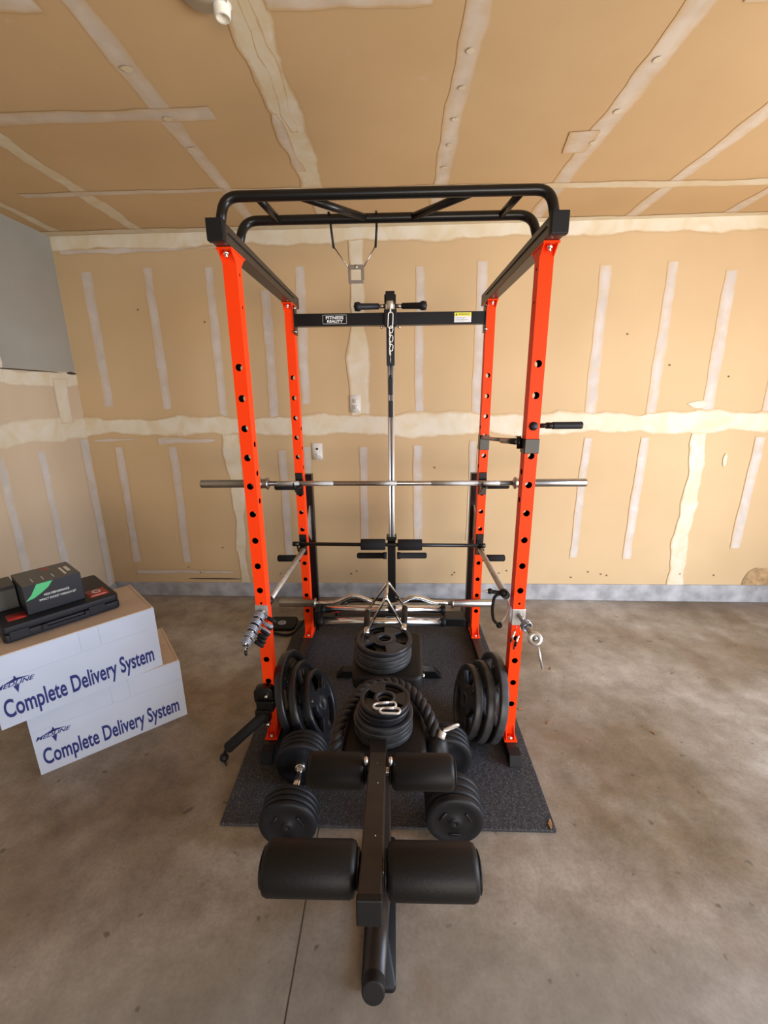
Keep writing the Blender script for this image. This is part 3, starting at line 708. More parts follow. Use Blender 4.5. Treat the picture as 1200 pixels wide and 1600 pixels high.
# spotter rod and dip handle on the right side
t = thing('spotter_arm', (.49, 2.0, 1.27), 'black rod clipped between the two right uprights at shoulder height', 'spotter arm')
xr = X1-TW
for y in (YFP, YRP):
    z = 1.313 if y == YFP else 1.243
    b = MB(); hh = .026 if y == YFP else .04
    b.box(xr-.003, X1+.003, y-.004, y, z-hh, z+hh); b.box(xr-.004, xr, y, y+TD, z-hh, z+hh); b.box(X1, X1+.003, y, y+TD*.6, z-hh, z+hh); b.build('clip', BLACK, t, bevel=.002)
b = MB(); b.sweep([(xr-.012, 1.60, 1.325),(xr+.02-.012,YRP+.01,1.268)], .009, 12); b.sweep([(xr-.012,1.60,1.325),(xr-.011,1.85,1.305)], .012, 12); b.sweep([(xr-.012,1.598,1.345),(xr-.010,1.598,1.30)], .008, 10); b.build('rod', BLACK, t)
t = thing('dip_handle', (X1, 1.58, 1.384), 'short black rubber grip sticking out right from the front right upright', 'dip handle')
b = MB(); b.cyl((X1-.004,1.577,1.384),(X1+.058,1.577,1.384),.0085,14); b.cyl((X1+.03,1.577,1.384),(X1+.058,1.577,1.384),.0115,14); b.build('stem', BLACK, t)
b = MB(); prof = [(0,0),(0,.0125)]
for k in range(14): prof += [(.004+k*.0068,.0135),(.0065+k*.0068,.0125)]
prof += [(.102,.0135),(.106,.012),(.107,0)]
b.lathe(prof, (X1+.052,1.577,1.384), (1,0,0), 20); b.build('rubber_grip', RUBBER, t)
b = MB(); b.cyl((xr+TW/2,YFP-.004,1.384),(xr+TW/2,YFP+.01,1.384),.0155,18); b.build('plug', PLASTIC, t)

# ------------------------------------------------------------------ wire hanger under the rear pull-up bar
t = thing('wire_hanger', (-.145, 1.70, 2.08), 'bent wire hanger with square metal plate under the rear pull-up bar', 'hanger')
b = MB(); yh = 1.708
b.sweep([(-.226,yh-.02,zt+.012),(-.226,yh-.0,zt+.019),(-.226,yh+.018,zt+.01),(-.224,yh+.02,zt-.02),(-.217,yh+.02,2.01)], .0042, 8)
b.sweep([(-.061,yh-.02,zt+.012),(-.061,yh-.0,zt+.019),(-.061,yh+.018,zt+.01),(-.061,yh+.02,zt-.02),(-.066,yh+.02,2.01)], .0042, 8)
b.build('coated_hook', PLASTIC, t)
b = MB(); b.sweep([(-.217,yh+.02,2.015),(-.165,yh+.02,1.945)], .0022, 8); b.sweep([(-.066,yh+.02,2.015),(-.112,yh+.02,1.945)], .0022, 8); b.build('wire', STEEL, t)
b = MB()
ya, yb_ = yh+.017, yh+.021
b.box(-.166,-.111,ya,yb_,1.94,1.955); b.box(-.166,-.111,ya,yb_,1.893,1.904); b.box(-.166,-.157,ya,yb_,1.904,1.94); b.box(-.120,-.111,ya,yb_,1.904,1.94); b.cyl((-.138,ya-.004,1.949),(-.138,ya,1.949),.006,12)
b.build('square_plate', STEEL, t, bevel=.0012)

# ------------------------------------------------------------------ weight plates
def plate_mesh(R, th, rh=.0255, slots=3, sa=.62, rim=.12, rot=0.0, name='weight_plate', material=None, extra=0.0):
    """disc with raised rim and hub, recessed web, and grip slots; axis = local z, centre = origin"""
    NA = 72; ra = max(R*.42, rh*1.4)
    rr = [rh, rh*1.2, rh*1.28, ra, ra+R*.01, R*.82, R*.84, R*(1-rim), R*.985, R]
    hh = [.5, .5, .36, .34, .34, .34, .34, .5, .5, .40]
    si = 4; so = 6   # slot between rings 4 and 6
    mb = MB(); nr = len(rr)
    def isslot(i, k):
        if not slots or not (si <= i < so): return False
        a = (2*PI*(k+.5)/NA + rot) % (2*PI/slots); return a < sa*2*PI/slots
    for s in (1, -1):
        for i in range(nr):
            for k in range(NA):
                a = 2*PI*k/NA; mb.v.append(Vector((rr[i]*math.cos(a), rr[i]*math.sin(a), s*hh[i]*th)))
    T = nr*NA
    id_ = lambda s, i, k: (0 if s > 0 else T) + i*NA + k % NA
    def F(f, sm=True): mb.f.append(list(f)); mb.mi.append(0); mb.sm.append(sm)
    for i in range(nr-1):
        for k in range(NA):
            if isslot(i, k): continue
            F((id_(1,i,k), id_(1,i+1,k), id_(1,i+1,k+1), id_(1,i,k+1))); F((id_(-1,i,k+1), id_(-1,i+1,k+1), id_(-1,i+1,k), id_(-1,i,k)))
    for k in range(NA):
        F((id_(1,nr-1,k), id_(-1,nr-1,k), id_(-1,nr-1,k+1), id_(1,nr-1,k+1))); F((id_(1,0,k+1), id_(-1,0,k+1), id_(-1,0,k), id_(1,0,k)))
        for i in range(si, so):
            if isslot(i, k) and not isslot(i, k-1): F((id_(1,i,k), id_(1,i+1,k), id_(-1,i+1,k), id_(-1,i,k)))
            if isslot(i, k) and not isslot(i, k+1): F((id_(1,i,k+1), id_(1,i+1,k+1), id_(-1,i+1,k+1), id_(-1,i,k+1)))
        if isslot(si, k): F((id_(1,si,k), id_(1,si,k+1), id_(-1,si,k+1), id_(-1,si,k)))
        if isslot(so-1, k): F((id_(1,so,k), id_(1,so,k+1), id_(-1,so,k+1), id_(-1,so,k)))
    o = mb.build(name, material or PLATE)
    md = o.modifiers.new('bevel', 'BEVEL'); md.width = .0016; md.segments = 2; md.limit_method = 'ANGLE'; md.angle_limit = math.radians(40)
    # raised weight marks on the web
    return o
def hub(o, rh=.0255, th=.03, m=None):
    b = MB(); b.lathe([(-th*.52,rh),(-th*.52,rh+.006),(th*.52,rh+.006),(th*.52,rh),(-th*.52,rh)], (0,0,0), (0,0,1), 28)
    h = b.build('hub_ring', m or PLATEG); h.parent = o; return h

# six large plates standing on edge beside the front uprights
def stand(o, x, y, R, th, lean, yaw, s, spin):
    n = Vector((s*math.cos(yaw)*math.cos(lean), -math.sin(yaw)*math.cos(lean), math.sin(lean)))
    upv = Vector((0,0,1)) - n*n.z; upv.normalize(); e = upv.cross(n)
    m = Matrix((e, upv, n)).transposed()
    C = Vector((x, y, MT + R*math.cos(lean))) - n*(th/2); C.z += th/2*math.sin(lean) + .5*th*math.sin(lean)
    o.location = C; o.rotation_euler = (m @ Matrix.Rotation(spin, 3, 'Z')).to_euler()
for side, s, specs in (('left', 1, [(-.325,1.622,.150,.352,.038),(-.380,1.617,.172,.31,.02),(-.436,1.638,.190,.25,.035)]),
                       ('right', -1, [(.306,1.637,.156,.20,.09),(.353,1.622,.170,.18,.06),(.403,1.624,.190,.165,.04)])):
    for k, (x, y, R, a, yw_) in enumerate(specs):
        th = .032
        o = plate_mesh(R, th, slots=3, sa=.60, material=PLATE if s > 0 else PLATEG)  # right-hand plates get the lighter grey, their sheen put into the colour
        h = hub(o, th=th)
        stand(o, x, y, R, th, a, yw_, s, [.5, 1.4, 2.3][k] if s > 0 else [1.2, .2, 1.9][k])
        b = MB(); # raised lettering bars on the web
        for q in range(3):
            an = q*2*PI/3 - .22 if 1 else 0
            M_ = Matrix.Rotation(an, 4, 'Z') @ Matrix.Translation((R*.62, 0, th*.34))
            b.rbox(-R*.10, R*.16, -R*.05, R*.05, 0, .002, .004, 'z', M=M_)
        b.build('raised_badge', PLATE).parent = o
        size = ['smallest', 'middle', 'largest'][k]
        where = ['with its face showing', 'between two others', 'against the %s front upright' % side][k]
        tag(o, '%s of three black plates standing by the %s front upright, %s' % (size, side, where), 'weight plate', 'weight plates standing by the %s upright' % side)

# ------------------------------------------------------------------ bench with leg developer
bench = thing('weight_bench', (-.04, 1.3, 0), 'black padded weight bench with four foam rollers at its near end', 'weight bench')
def pad(name, x0, x1, y0, y1, z0, z1, taper=0):
    b = MB(); b.rbox(x0, x1, y0, y1, z0, z1, .035, 'z', n=8, edge=.016)
    for p in b.v: p.x = (p.x-(x0+x1)/2)*(1+taper*(p.y-y0)/(y1-y0)) + (x0+x1)/2
    return b.build(name, VINYL, bench)
pad('seat_pad', -.168, .094, 1.045, 1.290, .388, .450)
pad('back_pad', -.165, .103, 1.372, 1.700, .415, .480, .10)
xb = -.046
b = MB(); b.box(xb-.025, xb+.025, .95, 1.75, .335, .388); b.box(xb-.06,xb+.06,1.10,1.24,.38,.392); b.box(xb-.06,xb+.06,1.42,1.62,.386,.417); b.build('main_beam', BLACKB, bench, bevel=.003)
b = MB(); b.sweep([(xb,1.72,.36),(xb,2.03,.05)], .024, 4 if 0 else 12); b.build('rear_leg', BLACK, bench)
b = MB(); b.poly([(-.29,2.00,.058),(.215,2.00,.058),(.25,2.00,.013),(-.325,2.00,.013)][::-1], (0,.05,0)); b.build('rear_foot', BLACK, bench, bevel=.003)
for x in (-.222, .148):
    b = MB(); b.cyl((x,1.985,.04),(x,2.0,.04),.011,6); b.cyl((x,1.975,.04),(x,1.99,.04),.007,12); b.build('bolt', CHROME, bench)
b = MB(); b.rbox(xb-.046, xb+.044, .740, 1.13, .0, .022, .012, 'z'); b.build('front_foot', RUBBER, bench)
b = MB(); b.box(xb-.02, xb+.03, .93, .985, .02, .50); b.build('front_post', BLACKB, bench, bevel=.003)
# lever arm: tilted square tube
ang = math.atan2(.08, .43); Lm = Matrix.Translation((xb-.004,.568,.600)) @ Matrix.Rotation(-ang, 4, 'X')
b = MB(Lm); b.box(-.023, .023, .004, .425, -.050, 0); lev = b.build('lever_arm', BLACKB, bench, bevel=.003)
b = MB(Lm); b.box(-.0242, .0242, -.004, .012, -.0512, .0012); b.build('end_cap', PLASTIC, lev, bevel=.003)
b = MB(Lm); b.box(-.024,.024,.42,.482,-.051,.001); b.build('end_cap', PLASTIC, lev, bevel=.003)
b = MB(Lm)
for x, y in ((.0, .375), (.004,.30), (.005,.14)): b.ball((x, y, 0), .0016, n=8)
b.build('paint_chip', ZINC, lev)
def roller(x0, x1, y, z, R):
    b = MB(); L_ = x1-x0
    b.lathe([(.006,.016),(.0,R-.022),(0,R-.010),(.004,R-.003),(.012,R),(L_-.012,R),(L_-.004,R-.003),(L_,R-.010),(L_,R-.022),(L_-.006,.016)], (x0,y,z), (1,0,0), 40)
    r = b.build('foam_roller', VINYL, bench)
    for xe, s in ((x0, -1), (x1, 1)):
        c = MB(); c.lathe([(0,0),(0,R-.016),(.004,R-.013),(.006,R-.018),(.001,R-.024),(.001,.012),(.006,.011),(.006,0)], (xe,y,z), (s,0,0), 32)
        for k in range(8):
            a = 2*PI*k/8; M_ = Matrix.Translation((xe+s*.002, y, z)) @ Matrix.Rotation(a, 4, 'X'); c.box(-.003,.003,-.002,.002,.010,R-.018, M=M_)
        c.build('roller_cap', PLASTIC, r)
    return r
roller(-.270,-.081,.652,.556,.049); roller(-.018,.164,.652,.553,.050)
roller(-.238,-.085,.945,.498,.046); roller(-.011,.157,.945,.496,.046)
b = MB(); b.cyl((-.26,.652,.5545),(.155,.652,.5545),.011,14); b.cyl((-.23,.945,.497),(.15,.945,.497),.011,14); b.build('roller_axle', STEEL, bench)
for x, s in ((-.080, -1), (-.014, 1)):
    b = MB(); b.ball((x, .93, .545), .012, n=14, sc=(.6,1,1)); b.build('chrome_bolt', CHROME, bench)
# plate peg below the arm, rising slightly towards its free end
pa = Vector((xb+.006,.955,.150)); pb = Vector((xb-.003,.600,.292)); pd = (pb-pa).normalized()
b = MB(); b.sweep([pa, pb], [.029, .0235], 28); peg = b.build('plate_peg', BLACKB, bench)
b = MB(); b.lathe([(-.018,.0243),(.006,.0246),(.008,.0238),(.009,.0225),(.009,.021),(.009,0)], pb, pd, 32); b.build('round_cap', PLASTIC, peg)

# plate stacks on the pads
def stack(cx, cy, z0, specs, group, where):
    base = {}; z = z0; n = len(specs)
    for i, (R, th, m_, lab) in enumerate(specs):
        key = (R, th, m_.name)
        if key not in base:
            o = plate_mesh(R, th, slots=3, sa=.55, rim=.13, material=m_); hub(o, th=th); base[key] = o
        else: o = copy_tree(base[key])
        o.location = (cx+random.uniform(-.004,.004), cy+random.uniform(-.004,.004), z+th/2); o.rotation_euler = (0, 0, random.uniform(0, 6))
        z += th + .0004
        tag(o, lab, 'weight plate', group)
    return z
A, B = PLATEG, PLATE
zr = stack(-.047, 1.497, .4803, [(.112,.018,A,'bottom plate of the far stack, lying on the back pad'),(.111,.0165,A,'second plate from the bottom in the far bench stack'),(.110,.018,A,'middle plate of the five stacked on the back pad'),
     (.110,.0165,A,'fourth plate from the bottom in the far bench stack'),(.110,.0175,B,'topmost plate of the far stack, below the triangular handle')], 'weight plates stacked on the back pad', 'far')
zf_ = stack(-.037, 1.160, .4503, [(.096,.0170,A,'bottom plate of the near stack, lying on the front seat pad'),(.094,.0165,A,'second plate from the bottom in the near bench stack'),(.095,.0165,A,'third plate from the bottom in the near bench stack'),
     (.093,.0160,A,'fourth plate of the near stack, topmost of the wider plates'),(.081,.0150,B,'fifth plate up in the near stack, lowest of the smaller plates'),(.081,.0145,B,'sixth plate up in the near bench stack, just below the top one'),(.080,.0140,B,'small dusty plate topping the near stack under two white hooks')], 'weight plates stacked on the seat pad', 'near')

# two white snap hooks on the near stack
def carabiner(c, L_, W_, r, ang, label, tilt=(0,0,0)):
    b = MB(); pts = []
    for k in range(26):
        t = 2*PI*k/26; x = (L_/2-W_/2)*(1 if math.cos(t) > 0 else -1)*(0 if abs(math.cos(t)) < 1e-6 else 1) + W_/2*math.cos(t); y = W_/2*math.sin(t)*(1+.18*math.cos(t))
        pts.append((x, y, 0))
    b.sweep(pts, r, 8, closed=True); b.cyl((-L_*.22, W_*.46, 0), (L_*.2, W_*.5, 0), r*1.25, 8)
    o = b.build('snap_hook', WHITEM); o.location = c; o.rotation_euler = (tilt[0], tilt[1], ang); return tag(o, label, 'snap hook', 'white snap hooks')
carabiner((-.034,1.118,zf_+.004), .070, .024, .0036, .12, 'white snap hook on the near plate stack, nearer the centre hole')
carabiner((-.018,1.095,zf_+.0045), .062, .022, .0036, -.03, 'white snap hook on the near plate stack, close to its front rim')

# triceps rope
t = thing('triceps_rope', (.12, 1.12, .45), 'thick black twisted rope draped around the near plate stack', 'rope')
pts = arc_pts([(-.186,1.02,.425),(-.186,1.08,.455),(-.182,1.16,.470),(-.150,1.25,.478),(-.10,1.315,.488),(-.04,1.335,.492),(.02,1.318,.490),(.07,1.27,.484),(.104,1.205,.474),(.126,1.145,.450),(.136,1.115,.42)], .05, 8)
# resample evenly
def resample(pts, step):
    out = [pts[0].copy()]; acc = 0
    for a, b_ in zip(pts[:-1], pts[1:]):
        L_ = (b_-a).length; p = step-acc
        while p <= L_: out.append(a.lerp(b_, p/L_)); p += step
        acc = (acc + L_) % step if L_ > 0 else acc
    return out
cp = resample(pts, .004)
for s in range(3):
    sp = []; u = Vector((0,0,1))
    for i, p in enumerate(cp):
        tg = (cp[min(i+1,len(cp)-1)]-cp[max(i-1,0)]).normalized(); u = (u-tg*u.dot(tg)); u.normalize(); v_ = tg.cross(u)
        a = 2*PI*(i*.004/.085 + s/3); sp.append(p + (u*math.cos(a)+v_*math.sin(a))*.0105)
    b = MB(); b.sweep(sp, .0112, 10); b.build('strand', ROPE, t)
b = MB(); b.lathe([(0,0),(0,.020),(.004,.030),(.02,.034),(.05,.033),(.062,.026),(.064,0)], (.128,1.135,.438), (.12,-.45,-.80), 24); b.build('rubber_stopper', RUBBER, t)
b = MB(); b.cyl((.142,1.118,.447),(.150,1.128,.462),.012,12); link(b, (.176,1.134,.472), .05, .02, .0036, .6, 1.1); b.build('white_hook_end', WHITEM, t)

# triangular row handle
ZH = zr + .0145
t = thing('row_handle', (-.05, 1.55, zr), 'chrome V-shaped double row handle standing on the far plate stack', 'row handle')
nL, nR, fL, fR = Vector((-.114,1.503,ZH)), Vector((.033,1.530,ZH)), Vector((-.122,1.690,ZH+.008)), Vector((.043,1.725,ZH+.010))
aN, aF = Vector((-.037,1.535,.727)), Vector((-.031,1.675,.729))
b = MB(); b.sweep(arc_pts([fL+Vector((0,-.012,0)), aF, fR+Vector((0,-.012,0))], .012), .0058, 12); b.build('v_frame', CHROME, t)
b = MB(); b.sweep(arc_pts([nL+Vector((0,.02,0)), aN, nR+Vector((0,.02,0))], .012), .0058, 12); b.build('v_frame', CHROME, t)
b = MB(); b.sweep([aF+Vector((0,.004,-.004)), aN+Vector((0,-.004,-.004))], .0065, 12); b.build('spine', CHROME, t)
for p0, p1 in ((fL, nL), (fR, nR)):
    d = (p1-p0).normalized()
    b = MB(); b.cyl(p0, p1, .0115, 18, bev=.002); g = b.build('handle', CHROME, t)
    b = MB(); b.cyl(p0+d*.025, p1-d*.035, .0135, 18); b.build('grip_sleeve', PLASTIC, g)

# EZ curl bar on the carriage
t = thing('curl_bar', (-.06, 2.30, .30), 'chrome zigzag curl bar lying across the low chrome sleeves', 'curl bar')
yz = 2.315
b = MB(); b.sweep(arc_pts([(-.50,yz,.302),(-.37,yz,.302),(-.345,yz,.310),(-.262,yz,.350),(-.215,yz,.345),(-.115,yz,.300),(-.055,yz,.292),(.015,yz,.300),(.10,yz,.343),(.145,yz,.340),(.225,yz,.308),(.35,yz,.300)], .03, 6), .0125, 14); b.build('shaft', CHROME, t)
for s, a0, a1 in ((-1,-.475,-.695),(1,.335,.575)):
    b = MB(); L_ = abs(a1-a0); b.lathe([(0,0),(0,.030),(.009,.030),(.010,.0225),(L_-.003,.0225),(L_,.020),(L_,0)], (a0,yz,.301), (s,0,0), 24); b.build('sleeve', STEEL, t)

# ------------------------------------------------------------------ dumbbells
def dumbbell(x, y0, y1, h0, h1, dx, label, R=.098):
    """near head y0..y0+h0, far head y1-h1..y1; axis almost along y, lying on the mat"""
    z = MT+R
    ax = Vector((dx, 1, 0)).normalized(); O_ = Vector((x, y0, z))
    t = thing('dumbbell', (x, (y0+y1)/2, MT), label, 'dumbbell')
    def disc(d, th, r, name='disc'):
        b = MB(); b.lathe([(0,0),(0,.022),(.002,.024),(.002,r*.70),(.0,r*.76),(.0,r-.008),(.003,r-.002),(.006,r),(th-.006,r),(th-.003,r-.002),(th,r-.008),(th,r*.76),(th-.002,r*.70),(th-.002,.024),(th,.022),(th,0)], O_+ax*d, ax, 44)
        return b.build(name, RUBBER, t)
    n0 = 4
    for k in range(n0): disc(k*h0/n0, h0/n0-.0008, R-(0 if k else .001))
    L_ = y1-y0
    for k in range(n0): disc(L_-h1+k*h1/n0, h1/n0-.0008, R)
    b = MB(); b.cyl(O_+ax*(h0*.5), O_+ax*(L_-h1*.5), .0145, 20); hd = b.build('handle', CHROME, t)
    b = MB(); b.cyl(O_+ax*(L_-h1-.016), O_+ax*(L_-h1-.0), .021, 20, bev=.002); b.cyl(O_+ax*(h0), O_+ax*(h0+.008), .019, 20); b.build('collar', CHROME, hd)
    b = MB(); b.lathe([(0,0),(-.004,.006),(-.006,.014),(-.002,.020),(0,.022)], O_, ax, 20)
    for k in range(3):
        a = 2*PI*k/3+.5; M_ = frame(O_ - ax*.0008 + Vector((math.cos(a)*R*.5,0,math.sin(a)*R*.5)), (math.sin(a),0,-math.cos(a)), (math.cos(a),0,math.sin(a)))
        b.rbox(-.020,.020,-.005,.005,-.0008,.0010,.004,'z', M=M_)
    b.build('end_nut', RUBBER, t)
dumbbell(-.362, 1.088, 1.420, .080, .088, -.03, 'black dumbbell with chrome handle on the mat, left of the bench', .098)
dumbbell(.198, 1.110, 1.465, .120, .10, .01, 'black dumbbell on the mat right of the bench under the foam rollers', .098)

# ------------------------------------------------------------------ landmine attachment at left front upright
t = thing('landmine_attachment', (-.56, 1.53, .2), 'black padded swivel tube clamped low on the left front upright', 'landmine attachment')
b = MB(); b.rbox(-.597,-.515,1.515,1.550,.235,.318,.025,'y'); b.box(-.585,-.512,1.500,1.550,.215,.262); b.box(-.590,-.53,1.49,1.53,.165,.225); b.build('clamp', BLACK, t, bevel=.003)
b = MB(); b.cyl((-.540,1.50,.285),(-.540,1.515,.285),.008,6); b.cyl((-.535,1.478,.165),(-.535,1.494,.165),.009,6); b.build('bolt', CHROME, t)
b = MB(); p0 = Vector((-.545,1.505,.205)); p1 = Vector((-.712,1.462,.062)); d = p1-p0
b.lathe([(0,0),(0,.021),(d.length-.006,.0225),(d.length,.018),(d.length,0)], p0, d, 24); b.build('padded_tube', FOAM, t)
b = MB(); b.cyl((-.712,1.462,.062),(-.722,1.458,.048),.007,10); b.ball((-.727,1.455,.0235), .0185, n=16); b.sweep([(-.727,1.445,.02),(-.708,1.43,.007)], .004, 6); b.build('ball_end', PLASTIC, t)

# ------------------------------------------------------------------ spring collars on a peg, left front upright
peg0 = Vector((-.541,1.552,.655)); peg1 = Vector((-.568,1.405,.592)); dp = (peg1-peg0)
b = MB(); b.cyl(peg0, peg1, .011, 16); o = b.build('storage_peg', STEEL); origin(o, peg0)
tag(o, 'slim steel peg on the left front upright carrying spring collars', 'peg')
o2 = MB(); o2.box(X0-.002, X0+TW+.002, YFP-.005, YFP-.0005, .625, .685); br = o2.build('mount_plate', ZINC); put(br, o)
def spring_collar(c, ax, tipm, label, dirs, grp='spring collars on the left peg', R=.0175, hl=.045, tr=.0065):
    """coil of wire round the peg with two squeeze handles pointing along dirs"""
    t = thing('spring_collar', c, label, 'spring collar', grp)
    ax = ax.normalized(); u = ax.cross(Vector((0,0,1))).normalized(); v = u.cross(ax); d0 = Vector(dirs[0])
    roll = math.atan2(d0.dot(v), d0.dot(u)); pts = []; n = 3*18
    for k in range(n+1):
        a = 2*PI*k/18 + roll; pts.append(c + ax*(k/n*.022) + (u*math.cos(a)+v*math.sin(a))*R)
    b = MB(); b.sweep(pts, .0034, 8); b.build('coil', BLUEGREY, t)
    for p, dv in ((pts[0], dirs[0]), (pts[-1], dirs[1])):
        dv = Vector(dv).normalized()
        b = MB(); b.sweep([p, p+dv*.02, p+dv*hl], .0036, 8); b.build('wire_arm', ZINC, t)
        b = MB(); b.sweep([p+dv*.012, p+dv*.018, p+dv*(hl-.006), p+dv*hl], [tr*.7,tr,tr,tr*.5], 12); b.build('handle_tip', tipm, t)
labs = ['spring collar nearest the left front upright on its peg', 'second spring collar out from the left front upright', 'third spring collar out from the left front upright',
        'fourth spring collar out, second from the left peg tip', 'outermost spring collar with black tips at the end of the left peg']
dirs = [((1,-.2,-.5),(1,-.3,-.9)), ((1,-.3,-.35),(1,-.2,-.7)), ((1,-.2,-.55),(1,-.4,-.25)), ((1,-.2,-.75),(1,-.3,-.45)), ((-.25,-.3,-1),(.15,-.35,-1))]
for k in range(5):
    c = peg0 + dp*(.10+.185*k)
    spring_collar(c, dp, PLASTIC if k != 1 else BLUEGREY, labs[k], dirs[k], R=.0195-.0008*k, hl=.052 if k < 4 else .034, tr=.0085 if k < 4 else .006)

# right front upright: zinc clamp, coil collar, ring, pins
t = thing('zinc_clamp', (.493, YFP, .63), 'shiny zinc sleeve with stub peg clamped around the right front upright', 'clamp')
b = MB(); b.box(xr-.003, X1+.003, YFP-.005, YFP-.0005, .598, .668); b.box(xr-.004, xr-.0005, YFP-.004, YFP+.03, .598, .668); b.box(X1+.0005,X1+.004,YFP-.004,YFP+.03,.598,.668); b.build('sleeve', ZINC, t, bevel=.002)
rp0 = Vector((.495,1.548,.642)); rp1 = Vector((.522,1.415,.612))
b = MB(); b.cyl(rp0, rp1, .010, 16); b.build('stub_peg', STEEL, t)
c = rp0+(rp1-rp0)*.35; spring_collar(c, rp1-rp0, ZINC, 'silver coil collar on the right upright peg beside the zinc sleeve', ((-.5,-.2,1),(.6,-.2,.8)), None, .0195, .020, .005)
b = MB(); b.lathe([(-.006,0),(-.006,.024),(0,.027),(.006,.024),(.006,.012),(.002,.010),(.002,0)], rp1-(rp1-rp0).normalized()*.008, (-.35,-.9,.45), 28)
b.cyl((.527,1.402,.592),(.546,1.392,.508),.0042,10); o = b.build('locking_disc', ZINC); origin(o, rp1)
tag(o, 'silver locking disc with long pin at the tip of the right peg', 'locking pin')
for k, (p0, p1, p2, lab) in enumerate([((.487,1.546,.598),(.480,1.542,.575),(.466,1.535,.530),'small chrome pin hanging at left on the right front upright'),
                                       ((.500,1.546,.598),(.497,1.541,.555),(.480,1.538,.495),'small chrome pin with black middle hanging lower on the right upright')]):
    t = thing('hitch_pin', p0, lab, 'hitch pin', 'hitch pins on the right front upright')
    b = MB(); b.sweep([p0, Vector(p0).lerp(Vector(p1), .5)+Vector((.004,0,0)), p1], .0012, 6); b.build('lanyard', STEEL, t)
    b = MB(); b.sweep([p1, p2], .0042, 10); b.build('pin', CHROME, t)
    if k:
        b = MB(); q0 = Vector(p1).lerp(Vector(p2), .4); q1 = Vector(p1).lerp(Vector(p2), .75); b.sweep([q0, q1], .0058, 10); b.build('sleeve', PLASTIC, t)

# black D-handle hanging by the right safety bar
t = thing('strap_handle', (.43, 1.60, .70), 'black D-shaped handle with pointed bolt hanging from the right safety bar', 'handle')
b = MB(); b.sweep(arc_pts([(.448,1.60,.715),(.405,1.60,.705),(.398,1.60,.64),(.408,1.60,.585),(.440,1.60,.565)], .03), .0062, 10)
b.ball((.440,1.60,.715), .017, n=14); b.ball((.432,1.60,.568), .013, n=14); b.sweep([(.43,1.60,.715),(.38,1.60,.722)], .008, 10); b.ball((.386,1.60,.722), .012, n=12)
b.build('body', PLASTIC, t)
b = MB(); b.lathe([(0,.006),(.02,.003),(.03,0)], (.378,1.60,.722), (-1,0,.0), 12); b.build('pointed_bolt', ZINC, t)
b = MB(); b.sweep(arc_pts([(.452,1.612,.70),(.470,1.612,.66),(.460,1.612,.60),(.44,1.612,.57)], .02), .0045, 8); b.build('clear_loop', WHITEM, t)

# floor gear left of the rack: flat black base with grey disc and a strap
t = thing('black_base_plate', (-.75, 2.6, 0), 'flat black base with a grey disc on the floor left of the rack', 'base plate')
b = MB(); b.rbox(-.86,-.672,2.50,2.66,0,.022,.03,'z',edge=.005); b.build('plate', PLASTIC, t)
b = MB(); b.cyl((-.765,2.565,.0215),(-.765,2.565,.030),.028,24); b.build('disc', BLUEGREY, t)
b = MB(); b.sweep(arc_pts([(-.80,2.46,.012),(-.70,2.43,.012),(-.66,2.46,.012),(-.628,2.62,.012)], .05), .009, 10); o = b.build('rubber_loop', RUBBER); origin(o, (-.72,2.46,.012))
tag(o, 'black rubber loop curving on the floor in front of the flat base', 'loop')
b = MB(); b.sweep(arc_pts([(-.66,2.18,.006),(-.63,2.10,.006),(-.60,2.10,.006),(-.578,2.15,.006)], .03), .005, 8); o = b.build('black_strap', RUBBER); origin(o, (-.62,2.12,.006))
tag(o, 'short black strap end lying beside the left base rail', 'strap')

